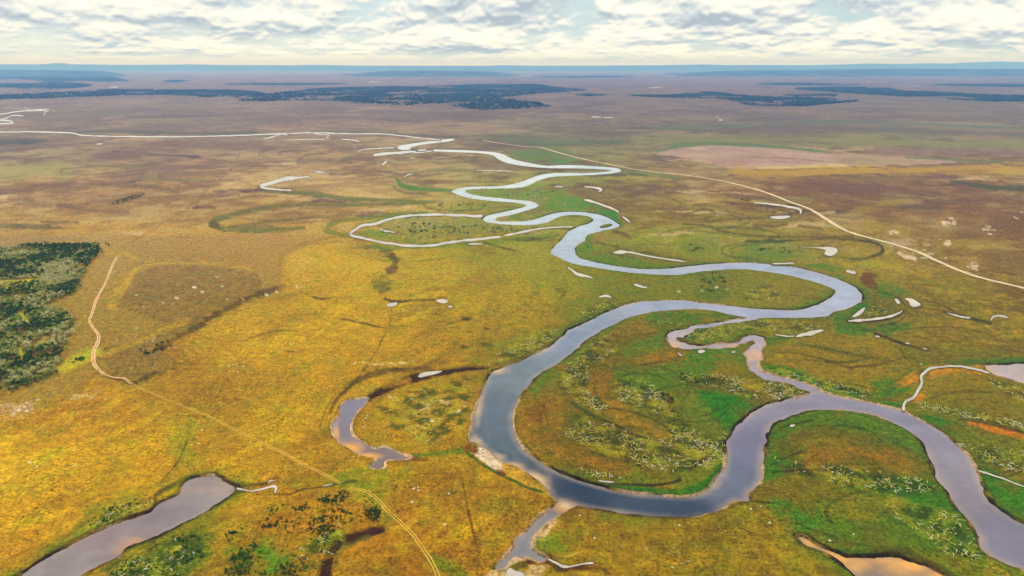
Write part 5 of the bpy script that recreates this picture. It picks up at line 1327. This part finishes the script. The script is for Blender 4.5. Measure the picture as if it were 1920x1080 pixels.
def ridge(name, prof, D0, Dc, D1, label, seed, rough=18.0):
    xs = np.arange(-330, 2250, 7.0)
    pr = np.interp(xs, [p[0] for p in prof], [p[1] for p in prof])
    Ds = np.concatenate([np.linspace(D0, Dc, 16), np.linspace(Dc, D1, 6)[1:]])
    vv = []
    zt = depth_z(pr, Dc)
    for D in Ds:
        f = min(1.0, (D - D0) / (Dc - D0))
        b0 = (140.0 - 540.0) / FPX
        x = (xs - 960.0) / FPX * D / (CP - b0 * SP)
        n = fbm(x, np.full_like(x, D), 2600.0, 4, seed)
        e = (f * f * (3 - 2 * f))
        prof_f = np.clip(e + n * 0.55 * (1 - abs(2 * f - 1)), 0, 1)
        zz = zt * prof_f + n * rough * (0.15 if f >= 1 else f)
        zz = np.where(zt < 2, -3.0, zz) - (3.0 if D == D0 else 0)
        vv.append(np.stack([x, np.full_like(x, D), zz], 1))
    vv = np.concatenate(vv)
    n = len(xs)
    ii = np.arange(len(Ds) * n).reshape(len(Ds), n)
    q = np.stack([ii[:-1, :-1], ii[:-1, 1:], ii[1:, 1:], ii[1:, :-1]], -1).reshape(-1, 4)
    o = add_obj(name, mesh_from(name, vv, q, True), M_hill)
    tag(o, label, kind='structure')


base45 = 137.5
ridge('hills', [(-330, 121), (0, 120.2), (70, 120.6), (94, 120.4), (100, 118.8), (128, 118.8), (134, 120.6), (230, 121.5), (340, 121.0), (350, 120.4), (372, 120.8), (430, 121.8), (560, 122.2), (590, 121.6), (680, 123),
                (800, 123.4), (920, 123.2), (940, 122.4), (980, 122.6), (1010, 123.2), (1130, 123.0), (1180, 122.6), (1260, 122.0), (1300, 121.4), (1330, 121.0), (1360, 122), (1440, 121.6), (1500, 122.2),
                (1560, 121.2), (1600, 120.2), (1622, 118.9), (1640, 119.2), (1690, 120.2), (1740, 118.8), (1780, 119.0), (1812, 117.0), (1840, 116.2), (1866, 115.2), (1890, 116.0), (1925, 116.6), (2000, 117), (2250, 119)],
      58000, 70000, 75000, 'blue table hills along the horizon', 301, 24)
ridge('hills', [(-330, 131), (0, 131.5), (120, 132.5), (200, 135), (260, 146), (640, 146), (690, 137), (740, 133.5), (860, 134), (930, 136), (985, 146), (1230, 146), (1300, 137), (1400, 132.5), (1500, 132.5), (1600, 130.5), (1700, 129.5), (1800, 130), (1920, 129.5), (2250, 130)],
      29000, 34000, 40000, 'low blue hills before the horizon', 331, 14)

# ------------------------------------------------------------------ woods far off: canopy of small crowns
def ico_crown(k):
    a = np.linspace(0, 2 * np.pi, 6, endpoint=False)
    v = [(math.cos(t), math.sin(t), 0.0) for t in a] + [(0.72 * math.cos(t + .5), 0.72 * math.sin(t + .5), 0.62) for t in a] + [(0, 0, 1.0)]
    f = []
    for i in range(6):
        j = (i + 1) % 6
        f += [(i, j, 6 + i), (j, 6 + j, 6 + i), (6 + i, 6 + j, 12)]
    return np.array(v), np.array(f)


CV, CF = ico_crown(0)


def in_poly(poly, x, y):
    poly = np.asarray(poly)
    m = np.zeros(len(x), bool)
    n = len(poly)
    for i in range(n):
        xa, ya = poly[i]
        xb, yb = poly[(i + 1) % n]
        c = ((ya > y) != (yb > y))
        with np.errstate(divide='ignore', invalid='ignore'):
            m ^= c & (x < (xb - xa) * (y - ya) / (yb - ya + 1e-12) + xa)
    return m


def scatter_world(poly, spacing, nmax=60000):
    """random points of even density over the ground inside an outline"""
    poly = np.asarray(poly, float)
    wp = np.array([at(x, y)[:2] for x, y in poly])
    lo, hi = wp.min(0), wp.max(0)
    n = min(int((hi - lo).prod() / spacing ** 2), nmax * 4)
    p = lo + rng.random((n, 2)) * (hi - lo)
    return p[in_poly(wp, p[:, 0], p[:, 1])][:nmax]


def to_px(x, y):
    zc = y * CP + H * SP
    return 960 + FPX * x / zc, 540 + FPX * (H * CP - y * SP) / zc


M_far = simple_mat('distant_canopy', (0.022, 0.042, 0.034), 0.95, 0.6, 0.008, 0.05)
for poly, label in FAR_WOODS:
    sm = smooth_line(poly, True, 12.0)
    ymean = sm[:, 1].mean()
    p = scatter_world(sm, 34.0 if ymean > 165 else (70.0 if ymean > 148 else 150.0), 14000)
    nz = fbm(p[:, 0], p[:, 1], 420.0, 3, 401)
    p = p[nz + 0.7 * fbm(p[:, 0] * 0.4, p[:, 1], 1300.0, 2, 417) > -0.26]
    nz = fbm(p[:, 0], p[:, 1], 420.0, 3, 401)
    r = rng.uniform(13, 24, len(p)) * (1.0 if ymean > 165 else (2.0 if ymean > 148 else 4.0))
    h = rng.uniform(9, 17, len(p)) * (1 + nz)
    ang = rng.random(len(p)) * 6.28
    ca_, sa_ = np.cos(ang), np.sin(ang)
    vx = CV[None, :, 0] * r[:, None]
    vy = CV[None, :, 1] * r[:, None]
    X = p[:, :1] + vx * ca_[:, None] - vy * sa_[:, None]
    Y = p[:, 1:] + vx * sa_[:, None] + vy * ca_[:, None]
    Z = CV[None, :, 2] * h[:, None] - 0.3
    V_ = np.stack([X, Y, Z], -1).reshape(-1, 3)
    F_ = (CF[None] + (np.arange(len(p)) * len(CV))[:, None, None]).reshape(-1, 3)
    o = add_obj('far_forest', mesh_from('far_forest', V_, F_), M_far)
    tag(o, label, 'wood', kind='stuff')


# ------------------------------------------------------------------ vegetation prototypes
def leaf_cloud(n, rx, rz, zc, size, lobes, rnd):
    """many small leaf faces gathered in lobes -> verts, quads"""
    cents = []
    for _ in range(lobes):
        a = rnd.uniform(0, 6.28)
        rr = rx * 0.62 * math.sqrt(rnd.uniform(0, 1))
        cents.append((rr * math.cos(a), rr * math.sin(a), zc + rnd.uniform(-0.35, 0.5) * rz, rnd.uniform(0.38, 0.6) * rx))
    vs, fs = [], []
    for i in range(n):
        cx, cy, cz, cr = cents[i % lobes]
        d_ = Vector((rnd.gauss(0, 1), rnd.gauss(0, 1), rnd.gauss(0, 0.8))).normalized()
        q = cr * rnd.uniform(0.55, 1.05)
        c = Vector((cx, cy, cz)) + Vector((d_.x * q, d_.y * q, d_.z * q * 0.8))
        nrm = (d_ + Vector((rnd.uniform(-.5, .5), rnd.uniform(-.5, .5), rnd.uniform(0, .7)))).normalized()
        u = nrm.orthogonal().normalized()
        v = nrm.cross(u)
        a = rnd.uniform(0, 6.28)
        u, v = u * math.cos(a) + v * math.sin(a), v * math.cos(a) - u * math.sin(a)
        s1 = size * rnd.uniform(0.6, 1.3)
        s2 = s1 * rnd.uniform(0.5, 0.9)
        b0 = len(vs)
        vs += [c - u * s1, c - v * s2, c + u * s1, c + v * s2]
        fs.append((b0, b0 + 1, b0 + 2, b0 + 3))
    return np.array([tuple(q) for q in vs]), np.array(fs)


def tube(path, radii, sides=5):
    """tapered limb along a path -> verts, quads"""
    vs, fs = [], []
    path = [Vector(p) for p in path]
    for i, (p, r) in enumerate(zip(path, radii)):
        t = (path[min(i + 1, len(path) - 1)] - path[max(i - 1, 0)]).normalized()
        u = t.orthogonal().normalized()
        v = t.cross(u)
        for k in range(sides):
            a = 6.2832 * k / sides
            vs.append(p + u * (r * math.cos(a)) + v * (r * math.sin(a)))
    for i in range(len(path) - 1):
        for k in range(sides):
            a, b = i * sides + k, i * sides + (k + 1) % sides
            fs.append((a, b, b + sides, a + sides))
    n = len(vs)
    vs += [path[0], path[-1]]
    L = (len(path) - 1) * sides
    for k in range(0, sides):
        fs.append((n, (k + 1) % sides, k, k))
        fs.append((n + 1, L + k, L + (k + 1) % sides, L + (k + 1) % sides))
    fs = [f for f in fs if f[2] != f[3]]
    return [tuple(q) for q in vs], fs


def join(parts):
    V_, F_ = [], []
    o = 0
    for v, f in parts:
        V_ += list(v)
        F_ += [tuple(i + o for i in q) for q in f]
        o += len(v)
    return V_, np.array(F_)


def dead_tree(rnd, L=7.0):
    """bleached fallen trunk with a few broken limbs and a root plate"""
    parts = []
    bend = rnd.uniform(-0.10, 0.10) * L
    pts = [(x * L, math.sin(x * 3.1) * bend, 0.30 + 0.10 * math.sin(x * 5) + x * rnd.uniform(0.0, 0.5)) for x in (0, .3, .62, 1)]
    r0 = rnd.uniform(0.26, 0.4)
    parts.append(tube(pts, [r0, r0 * .85, r0 * .6, r0 * .22]))
    for k in range(rnd.randint(3, 5)):
        f = rnd.uniform(0.35, 0.9)
        b = Vector(pts[1]).lerp(Vector(pts[3]), (f - .3) / .7)
        s = rnd.choice((-1, 1))
        l = L * rnd.uniform(0.18, 0.38)
        e = b + Vector((l * rnd.uniform(.4, .8), s * l * rnd.uniform(.4, .9), l * rnd.uniform(0.1, 0.7)))
        mid = b.lerp(e, .5) + Vector((0, s * .1, .15))
        parts.append(tube([b, mid, e], [r0 * .5, r0 * .36, r0 * .12], 4))
    for k in range(3):
        a = rnd.uniform(0, 6.28)
        parts.append(tube([(0, 0, .3), (-0.25, .5 * math.cos(a), .35 + .45 * math.sin(a))], [r0 * .7, r0 * .2], 4))
    return join(parts)


rnd = random.Random(11)
M_dead = [simple_mat('bleached_wood', 'd8cfb4', 0.9, 0.15, 0.5), simple_mat('lichen_wood', 'c8bf50', 0.9, 0.15, 0.5)]
LEAFC = ['345408', '6a7c18', 'aaac58', 'ccc484', '8aa41c']
M_leaf = [simple_mat('leaves_' + n, c, 0.8, 0.35, 0.5, 0.15) for n, c in zip(('dark', 'olive', 'grey_green', 'lichen', 'fresh'), LEAFC)]
M_bark = simple_mat('bark', '6a5a48', 0.9, 0.3, 1.0)
M_bush = [simple_mat('bush_dark', '36520e', 0.85, 0.4, 0.6, 0.1), simple_mat('bush_green', '4a7c10', 0.85, 0.4, 0.6, 0.1), simple_mat('bush_rust', '6a3a14', 0.85, 0.4, 0.6, 0.1), simple_mat('bush_pale', '8f9440', 0.85, 0.3, 0.6, 0.1)]
M_rock = simple_mat('pale_rock', 'd8d0c0', 0.9, 0.15, 0.8)

dead_meshes = []
for k in range(8):
    v, f = dead_tree(rnd, rnd.uniform(3.6, 6.2))
    f = np.array([q if len(q) == 4 else (*q, q[2]) for q in f])
    for mi in range(2):
        me = bpy.data.meshes.new('dead_tree')
        me.from_pydata([tuple(p) for p in v], [], [tuple(dict.fromkeys(map(int, q))) for q in f])
        me.materials.append(M_dead[mi])
        dead_meshes.append(me)
crown_meshes, trunk_meshes = [], []
for k in range(10):
    v, f = leaf_cloud(130, rnd.uniform(2.5, 3.6), rnd.uniform(2.0, 2.8), 4.4, 0.62, 6, rnd)
    me = mesh_from('crown', v, f)
    me.materials.append(M_leaf[[0, 1, 2, 3, 1, 0, 2, 4, 3, 2][k]])
    crown_meshes.append(me)
for k in range(3):
    parts = [tube([(0, 0, -0.4), (.1, 0, 1.8), (.0, .15, 3.6), (.1, .1, 5.4)], [.28, .22, .16, .05])]
    for j in range(4):
        a = rnd.uniform(0, 6.28)
        parts.append(tube([(.05, .05, 2.0 + .5 * j), (1.0 * math.cos(a), 1.0 * math.sin(a), 3.2 + .5 * j), (1.9 * math.cos(a), 1.9 * math.sin(a), 4.0 + .5 * j)], [.12, .08, .03], 4))
    v, f = join(parts)
    me = bpy.data.meshes.new('trunk')
    me.from_pydata([tuple(p) for p in v], [], [tuple(dict.fromkeys(map(int, q))) for q in f])
    me.materials.append(M_bark)
    trunk_meshes.append(me)
bush_meshes = []
for k in range(12):
    v, f = leaf_cloud(70, rnd.uniform(1.3, 2.1), rnd.uniform(0.9, 1.4), 0.95, 0.42, 4, rnd)
    me = mesh_from('shrub', v, f)
    me.materials.append(M_bush[[0, 0, 1, 0, 2, 0, 1, 3, 0, 0, 1, 0][k]])
    bush_meshes.append(me)


# ------------------------------------------------------------------ the wood at the left edge
def px_ok(px, py):
    return (px > -2) & (px < 1922) & (py < 1082)


fp = scatter_world(smooth_line(FOREST, True, 10.0), 4.6, 11000)
fp = fp + rng.normal(0, 5.0, fp.shape)
px, py = to_px(fp[:, 0], fp[:, 1])
clear = np.zeros(len(fp), bool)
for ((x0, y0), (x1, y1), rr) in (((-20, 531), (78, 526), 3.5), ((0, 544), (38, 538), 3), ((38, 588), (52, 604), 5), ((36, 652), (42, 668), 6), ((68, 646), (92, 634), 7)):
    dd, _ = seg_dist(px, py, (x0, y0), (x1, y1))
    clear |= dd < rr
dens = fbm(fp[:, 0], fp[:, 1], 36.0, 3, 501)
fp, px, py = fp[~clear & (dens > -0.38)], px[~clear & (dens > -0.38)], py[~clear & (dens > -0.38)]
kindn = fbm(fp[:, 0], fp[:, 1], 60.0, 3, 511) + rng.normal(0, 0.16, len(fp))
order = np.argsort(-(py + 1000.0 * px_ok(px, py)))
fp, px, py, kindn = fp[order], px[order], py[order], kindn[order]
pick = {0: [0, 5], 1: [1, 4, 7], 2: [2, 6, 9], 3: [3, 8]}


def kind_of(v):
    return 0 if v > 0.10 else (1 if v > -0.06 else (2 if v > -0.24 else 3))


KNAME = ['dark green', 'olive green', 'grey green', 'pale lichen grey']
NT = 300
for i in range(min(NT, len(fp))):
    kd = kind_of(kindn[i])
    root = bpy.data.objects.new('tree', None)
    C.objects.link(root)
    x, y = fp[i]
    root.location = (x, y, float(ground_z(px[i], py[i])) - 0.1)
    root.rotation_euler = (0, 0, rnd.uniform(0, 6.28))
    s = rnd.uniform(0.75, 1.35)
    root.scale = (s, s, s * rnd.uniform(0.85, 1.15))
    side = 'near the bottom edge of the wood' if py[i] > 715 else ('on the meadow side of the wood' if px[i] > 80 else 'inside the wood at the left edge')
    tag(root, KNAME[kd] + ' low tree ' + side, 'tree', KNAME[kd] + ' trees ' + side)
    cr = bpy.data.objects.new('crown', crown_meshes[rnd.choice(pick[kd])])
    tr = bpy.data.objects.new('trunk', rnd.choice(trunk_meshes))
    for o in (cr, tr):
        C.objects.link(o)
        o.parent = root
# the rest of the wood as one mass
rest = list(range(NT, len(fp)))
small = []
for k in range(10):
    v, f = leaf_cloud(40, rnd.uniform(2.2, 3.2), rnd.uniform(2.0, 2.8), 4.2, 1.0, 5, rnd)
    small.append((v, f, [0, 1, 2, 3, 1, 0, 2, 4, 3, 2][k]))
Vs, Fs, Ms = [], [], []
off = 0
for i in rest:
    v, f, mi = small[rnd.choice(pick[kind_of(kindn[i])])]
    s = rnd.uniform(0.75, 1.35)
    a = rnd.uniform(0, 6.28)
    R = np.array([[math.cos(a), -math.sin(a), 0], [math.sin(a), math.cos(a), 0], [0, 0, 1]])
    Vs.append(v @ R.T * s + np.array([fp[i][0], fp[i][1], 0]))
    Fs.append(f + off)
    Ms.append(np.full(len(f), mi, np.int32))
    off += len(v)
if Vs:
    me = mesh_from('forest', np.concatenate(Vs), np.concatenate(Fs))
    for m_ in M_leaf:
        me.materials.append(m_)
    me.polygons.foreach_set('material_index', np.concatenate(Ms))
    o = add_obj('forest', me)
    tag(o, 'dense low grey green wood filling the left edge', 'wood', kind='stuff')

# ------------------------------------------------------------------ dead wood, shrubs and stones in their clusters
def sample_px(poly, n):
    poly = np.asarray(poly, float)
    lo, hi = poly.min(0), poly.max(0)
    out = []
    while len(out) < n:
        p = lo + rng.random((n * 4, 2)) * (hi - lo)
        p = p[in_poly(poly, p[:, 0], p[:, 1])]
        # clumps
        x, y = [], []
        for q in p:
            w_ = at(q[0], q[1])
            out.append((q[0], q[1], w_[0], w_[1]))
            if len(out) >= n * 2:
                break
    arr = np.array(out)
    nz = fbm(arr[:, 2], arr[:, 3], 22.0, 2, 611)
    arr = arr[np.argsort(-nz + rng.normal(0, 0.12, len(arr)))][:n]
    return arr


def water_at(px, py):
    r = min(np.searchsorted(rows, py), NR - 1)
    c = min(np.searchsorted(cols, px), NC - 1)
    return ALLSD[r, c]


logs = []
for poly, n, label in DEAD:
    a = sample_px(poly, int(n * 1.7))
    for q in a:
        if water_at(q[0], q[1]) > 1.5:
            logs.append((q[0], q[1], q[2], q[3], label))
logs.sort(key=lambda q: -(q[1] + 2000 * (0 <= q[0] <= 1920 and q[1] < 1080)))
# spread the individuals over the nearest of every drift
byl = {}
for q in logs:
    byl.setdefault(q[4], []).append(q)
single, mass = [], []
tot = len(logs)
for label, qs in byl.items():
    k = max(3, int(round(300.0 * len(qs) / tot)))
    single += qs[:k]
    mass += qs[k:]
single = sorted(single, key=lambda q: -q[1])
mass += single[300:]
single = single[:300]
for i, (x, y, wx, wy, label) in enumerate(single):
    o = bpy.data.objects.new('dead_tree', rnd.choice(dead_meshes))
    C.objects.link(o)
    s = rnd.uniform(0.65, 1.15)
    o.location = (wx, wy, float(ground_z(x, y)) + 0.05)
    o.rotation_euler = (rnd.uniform(-.3, .3), rnd.uniform(-.22, .02), rnd.uniform(0, 6.28))
    o.scale = (s, s, s)
    tag(o, label, 'dead tree', label.replace('bleached dead tree', 'dead trees'))
# the remaining dead wood: one joined mass
Vs, Fs, Ms = [], [], []
off = 0
protos = []
for k in range(0, 16, 2):
    me = dead_meshes[k]
    v = np.array([tuple(p.co) for p in me.vertices])
    me.calc_loop_triangles()
    f = np.array([tuple(t.vertices) for t in me.loop_triangles])
    protos.append((v, f))
for (x, y, wx, wy, label) in mass:
    v, f = rnd.choice(protos)
    s = rnd.uniform(0.55, 1.05)
    a, tlt = rnd.uniform(0, 6.28), rnd.uniform(-.02, .22)
    R = np.array([[math.cos(a), -math.sin(a), 0], [math.sin(a), math.cos(a), 0], [0, 0, 1]]) @ np.array([[math.cos(tlt), 0, -math.sin(tlt)], [0, 1, 0], [math.sin(tlt), 0, math.cos(tlt)]])
    Vs.append(v @ R.T * s + np.array([wx, wy, float(ground_z(x, y)) + 0.05]))
    Fs.append(f + off)
    Ms.append(np.full(len(f), rnd.choice((0, 1, 1)), np.int32))
    off += len(v)
me = mesh_from('dead_wood', np.concatenate(Vs), np.concatenate(Fs))
for m_ in M_dead:
    me.materials.append(m_)
me.polygons.foreach_set('material_index', np.concatenate(Ms))
tag(add_obj('dead_wood', me), 'scattered bleached dead wood over the river meadows', 'dead wood', kind='stuff')

SHRUB = [
    ([(590, 935), (640, 920), (680, 920), (685, 932), (640, 942), (600, 945)], 46, [0, 1, 3, 5], 'dark shrub in the row left of the wheel track, upper row'),
    ([(545, 950), (575, 945), (585, 955), (555, 962)], 12, [0, 1, 3], 'dark shrub in the small clump left of the upper shrub row'),
    ([(560, 975), (600, 970), (650, 955), (660, 962), (630, 975), (580, 988)], 26, [0, 1, 3, 5], 'dark shrub in the middle row of the shrub ground'),
    ([(672, 955), (712, 955), (716, 980), (690, 984)], 34, [0, 1, 3, 4], 'dark shrub in the thicket by the wheel track bend'),
    ([(580, 992), (630, 985), (640, 1000), (610, 1018), (590, 1008)], 26, [0, 3, 5, 8], 'dark shrub above the dry old bed'),
    ([(480, 975), (515, 970), (525, 985), (500, 995)], 16, [0, 3, 5], 'dark shrub on the orange turf north of the green hollow'),
    ([(430, 1050), (480, 1020), (510, 1035), (500, 1075), (440, 1085)], 44, [2, 6, 0, 8], 'green shrub in the bright green hollow at the bottom'),
    ([(520, 1060), (550, 1050), (560, 1075), (530, 1082)], 18, [0, 8, 4], 'dark shrub mound at the bottom edge beside the green hollow'),
    ([(330, 1010), (375, 1005), (380, 1035), (345, 1060), (325, 1045)], 34, [0, 2, 6, 8], 'green shrub in the thicket right of the lower left pond'),
    ([(200, 1080), (250, 1040), (310, 1020), (330, 1060), (260, 1090)], 34, [2, 6, 7, 0], 'green shrub on the south bank of the lower left pond'),
    ([(420, 1000), (450, 995), (455, 1012), (430, 1018)], 10, [0, 3], 'dark shrub on the ochre turf right of the pond thicket'),
    ([(1240, 735), (1262, 740), (1268, 765), (1250, 772), (1238, 755)], 26, [0, 4, 8, 4], 'dark rusty shrub in the thicket on the island'),
    ([(1275, 700), (1290, 700), (1290, 712), (1272, 712)], 7, [0, 8], 'dark shrub at the edge of the drift above the emerald meadow'),
    ([(1295, 705), (1345, 705), (1350, 720), (1300, 718)], 14, [4, 0], 'rusty shrub in the drift above the emerald meadow'),
    ([(1570, 895), (1600, 898), (1595, 912), (1560, 908)], 9, [4, 4, 0], 'rusty shrub on the right hand peninsula'),
    ([(190, 952), (225, 940), (265, 935), (240, 955), (200, 965)], 12, [0, 2, 7], 'green shrub above the lower left pond'),
]
SHRUB_FAR = [
    ([(740, 425), (790, 415), (840, 418), (900, 424), (950, 428), (900, 436), (840, 440), (760, 436)], 60, [0, 3, 8, 5], 'dark scrub bush on the meadow inside the side channel loop'),
    ([(700, 434), (760, 424), (900, 420), (980, 428), (900, 442), (780, 450)], 130, [7, 7, 7], 'pale scrub bush on the meadow inside the side channel loop'),
    ([(1310, 515), (1345, 512), (1370, 522), (1350, 545), (1315, 555)], 26, [0, 3, 2], 'dark scrub bush inside the wide bend'),
    ([(1415, 468), (1460, 463), (1520, 468), (1500, 475), (1430, 477)], 30, [0, 7, 7, 3], 'scrub bush on the knoll beside the pink pool'),
    ([(1280, 458), (1320, 456), (1320, 468), (1285, 472)], 14, [0, 3], 'dark scrub bush above the middle reach'),
    ([(1420, 385), (1480, 392), (1490, 400), (1430, 402)], 20, [0, 3, 7], 'scrub bush beside the pale strip near the road'),
    ([(1390, 370), (1410, 372), (1405, 378), (1388, 375)], 7, [0, 3], 'dark scrub bush at the gravel road'),
    ([(202, 384), (225, 374), (245, 368), (270, 364), (268, 368), (240, 377), (212, 386)], 46, [0, 3, 5], 'dark bush in the lone copse on the left plain'),
    ([(900, 355), (990, 353), (1050, 358), (1000, 368), (930, 366)], 30, [0, 3, 7], 'scrub bush on the green meadow in the far loops'),
    ([(840, 385), (930, 378), (900, 394), (850, 396)], 24, [7, 0, 7], 'scrub bush left of the narrow double bend'),
    ([(690, 258), (760, 258), (755, 264), (700, 264)], 24, [0, 3], 'dark bush on the low rise beside the first loop'),
    ([(180, 460), (200, 452), (205, 462), (185, 468)], 8, [0, 0, 1], 'dark bush at the corner of the left wood'),
    ([(130, 678), (155, 668), (160, 676), (135, 686)], 10, [0, 7, 2], 'bush in the small clump beside the dirt track'),
    ([(250, 665), (310, 640), (330, 645), (270, 678)], 16, [0, 3], 'small dark bush on the heath terrace'),
]
n_ind = 0
placed = []
for group, far in ((SHRUB, False), (SHRUB_FAR, True)):
    for poly, n, kinds, label in group:
        for q in sample_px(poly, n if far else int(n * 1.5)):
            if water_at(q[0], q[1]) > 2.0:
                placed.append((q, kinds, label, far))
MASS = [([(190, 1085), (250, 1038), (330, 1000), (392, 1000), (400, 1040), (330, 1088)], 260, [2, 6, 7, 0, 1, 10]),
        ([(410, 1088), (440, 1030), (490, 1012), (560, 1030), (600, 1010), (645, 998), (610, 1060), (520, 1092)], 300, [2, 6, 10, 7, 0, 0]),
        ([(440, 965), (520, 950), (600, 925), (690, 915), (715, 950), (715, 985), (640, 1000), (540, 1005), (460, 1005)], 190, [0, 3, 8, 11, 1]),
        ([(150, 985), (220, 945), (290, 925), (290, 945), (230, 968), (170, 995)], 60, [2, 6, 7, 0])]
MASS += [(poly, int(n * 0.8), [0, 2, 7, 7, 6, 8, 10]) for poly, n, _ in DEAD]
mass_p = []
for poly, n, kinds in MASS:
    for q in sample_px(poly, n):
        if water_at(q[0], q[1]) > 2.0:
            mass_p.append((q, kinds, '', False))
near_p = [p for p in placed if not p[3]]
far_p = [p for p in placed if p[3]]
rnd.shuffle(far_p)
rnd.shuffle(near_p)
indiv = (near_p + far_p)[:300 + 0]
others = (near_p + far_p)[300:] + mass_p
# copses far off keep at least a few bushes of their own
for q, kinds, label, far in indiv:
    o = bpy.data.objects.new('shrub', bush_meshes[rnd.choice(kinds)])
    C.objects.link(o)
    s = rnd.uniform(0.6, 1.35) * (1.5 if far else 1.0)
    o.location = (q[2], q[3], float(ground_z(q[0], q[1])) - 0.05)
    o.rotation_euler = (0, 0, rnd.uniform(0, 6.28))
    o.scale = (s * rnd.uniform(.8, 1.2), s * rnd.uniform(.8, 1.2), s)
    tag(o, label, 'shrub', label.replace(' shrub', ' shrubs').replace(' bush', ' bushes'))
Vs, Fs, Ms = [], [], []
off = 0
bm_data = []
for k, me in enumerate(bush_meshes):
    v = np.array([tuple(p.co) for p in me.vertices])
    f = np.array([tuple(p.vertices) for p in me.polygons])
    bm_data.append((v, f, [0, 0, 1, 0, 2, 0, 1, 3, 0, 0, 1, 0][k]))
for q, kinds, label, far in others:
    v, f, mi = bm_data[rnd.choice(kinds)]
    s = rnd.uniform(0.7, 1.3) * (1.7 if far else 0.62)
    a = rnd.uniform(0, 6.28)
    R = np.array([[math.cos(a), -math.sin(a), 0], [math.sin(a), math.cos(a), 0], [0, 0, 1]])
    Vs.append(v @ R.T * s + np.array([q[2], q[3], float(ground_z(q[0], q[1]))]))
    Fs.append(f + off)
    Ms.append(np.full(len(f), mi, np.int32))
    off += len(v)
if Vs:
    me = mesh_from('scrub', np.concatenate(Vs), np.concatenate(Fs))
    for m_ in M_bush:
        me.materials.append(m_)
    me.polygons.foreach_set('material_index', np.concatenate(Ms))
    tag(add_obj('scrub', me), 'scattered scrub bushes on the farther meadows', 'scrub', kind='stuff')

# pale stones on the meadows
def stone(rnd):
    a = np.linspace(0, 2 * np.pi, 7, endpoint=False)
    v = []
    for zz, rr in ((-.2, .9), (.35, 1.0), (.75, .6)):
        for t in a:
            k = rr * rnd.uniform(.75, 1.2)
            v.append((k * math.cos(t), k * math.sin(t), zz + rnd.uniform(-.08, .08)))
    v.append((0.05, 0, .95))
    f = []
    for l in range(2):
        for i in range(7):
            j = (i + 1) % 7
            f.append((l * 7 + i, l * 7 + j, l * 7 + 7 + j, l * 7 + 7 + i))
    for i in range(7):
        f.append((14 + i, 14 + (i + 1) % 7, 21))
    me = bpy.data.meshes.new('rock')
    me.from_pydata(v, [], f)
    me.materials.append(M_rock)
    return me


stones = [stone(rnd) for _ in range(4)]
STONES = [([(429, 687), (437, 684), (444, 684), (456, 680), (457, 687), (446, 698), (430, 697)], 'pale stone in the loose group on the golden meadow'),
          ([(776, 917), (784, 914), (785, 920), (842, 927), (773, 942), (834, 985)], 'pale stone on the ochre field left of the stream mouth'),
          ([(684, 797), (689, 779), (686, 783), (681, 801)], 'pale stone on the meadow edge beside the oxbow pond'),
          ([(555, 504), (585, 508), (590, 509), (556, 535), (565, 537), (571, 538), (576, 525), (561, 537)], 'pale stone on the yellow slope under the scarp'),
          ([(379, 806), (371, 820), (372, 831), (489, 843)], 'pale stone on the meadow above the lower left pond'),
          ([(1115, 1009), (1088, 967), (1274, 985), (1408, 955), (1426, 950), (1443, 981)], 'pale stone on the ochre turf below the big bend'),
          ([(1556, 1014), (1600, 1002), (1727, 683), (70, 750), (68, 749), (180, 548), (186, 541), (184, 533)], 'single pale stone lying alone on the turf')]
for pts, label in STONES:
    for (x, y) in pts:
        o = bpy.data.objects.new('rock', rnd.choice(stones))
        C.objects.link(o)
        wx, wy, _ = at(x, y)
        s = rnd.uniform(0.7, 1.3)
        o.location = (wx, wy, float(ground_z(x, y)) - 0.1)
        o.rotation_euler = (0, 0, rnd.uniform(0, 6.28))
        o.scale = (s * 1.2, s, s * .8)
        tag(o, label, 'rock', label.replace('pale stone', 'pale stones'))

# ------------------------------------------------------------------ the air
hz_x, hz_y0, hz_y1, hz_t, hz_b = 150000.0, -4000.0, 110000.0, 760.0, -12.0
v = [(-hz_x, hz_y0, hz_b), (hz_x, hz_y0, hz_b), (hz_x, hz_y1, hz_b), (-hz_x, hz_y1, hz_b), (-hz_x, hz_y0, hz_t), (hz_x, hz_y0, hz_t), (hz_x, hz_y1, hz_t), (-hz_x, hz_y1, hz_t)]
f = [(0, 3, 2, 1), (4, 5, 6, 7), (0, 1, 5, 4), (1, 2, 6, 5), (2, 3, 7, 6), (3, 0, 4, 7)]
mh = bpy.data.materials.new('haze')
mh.use_nodes = True
t = mh.node_tree
t.nodes.clear()
vol = N(t, 'ShaderNodeVolumePrincipled')
vol.inputs['Color'].default_value = (0.14, 0.38, 1.0, 1)
vol.inputs['Absorption Color'].default_value = (1, 1, 1, 1)
vol.inputs['Density'].default_value = 4.0e-5
vol.inputs['Anisotropy'].default_value = 0.0
out = N(t, 'ShaderNodeOutputMaterial')
t.links.new(vol.outputs[0], out.inputs['Volume'])
mh.cycles.homogeneous_volume = True
me = bpy.data.meshes.new('haze')
me.from_pydata(v, [], f)
o = add_obj('haze', me, mh)
tag(o, 'blue haze hanging over the far plain', kind='stuff')
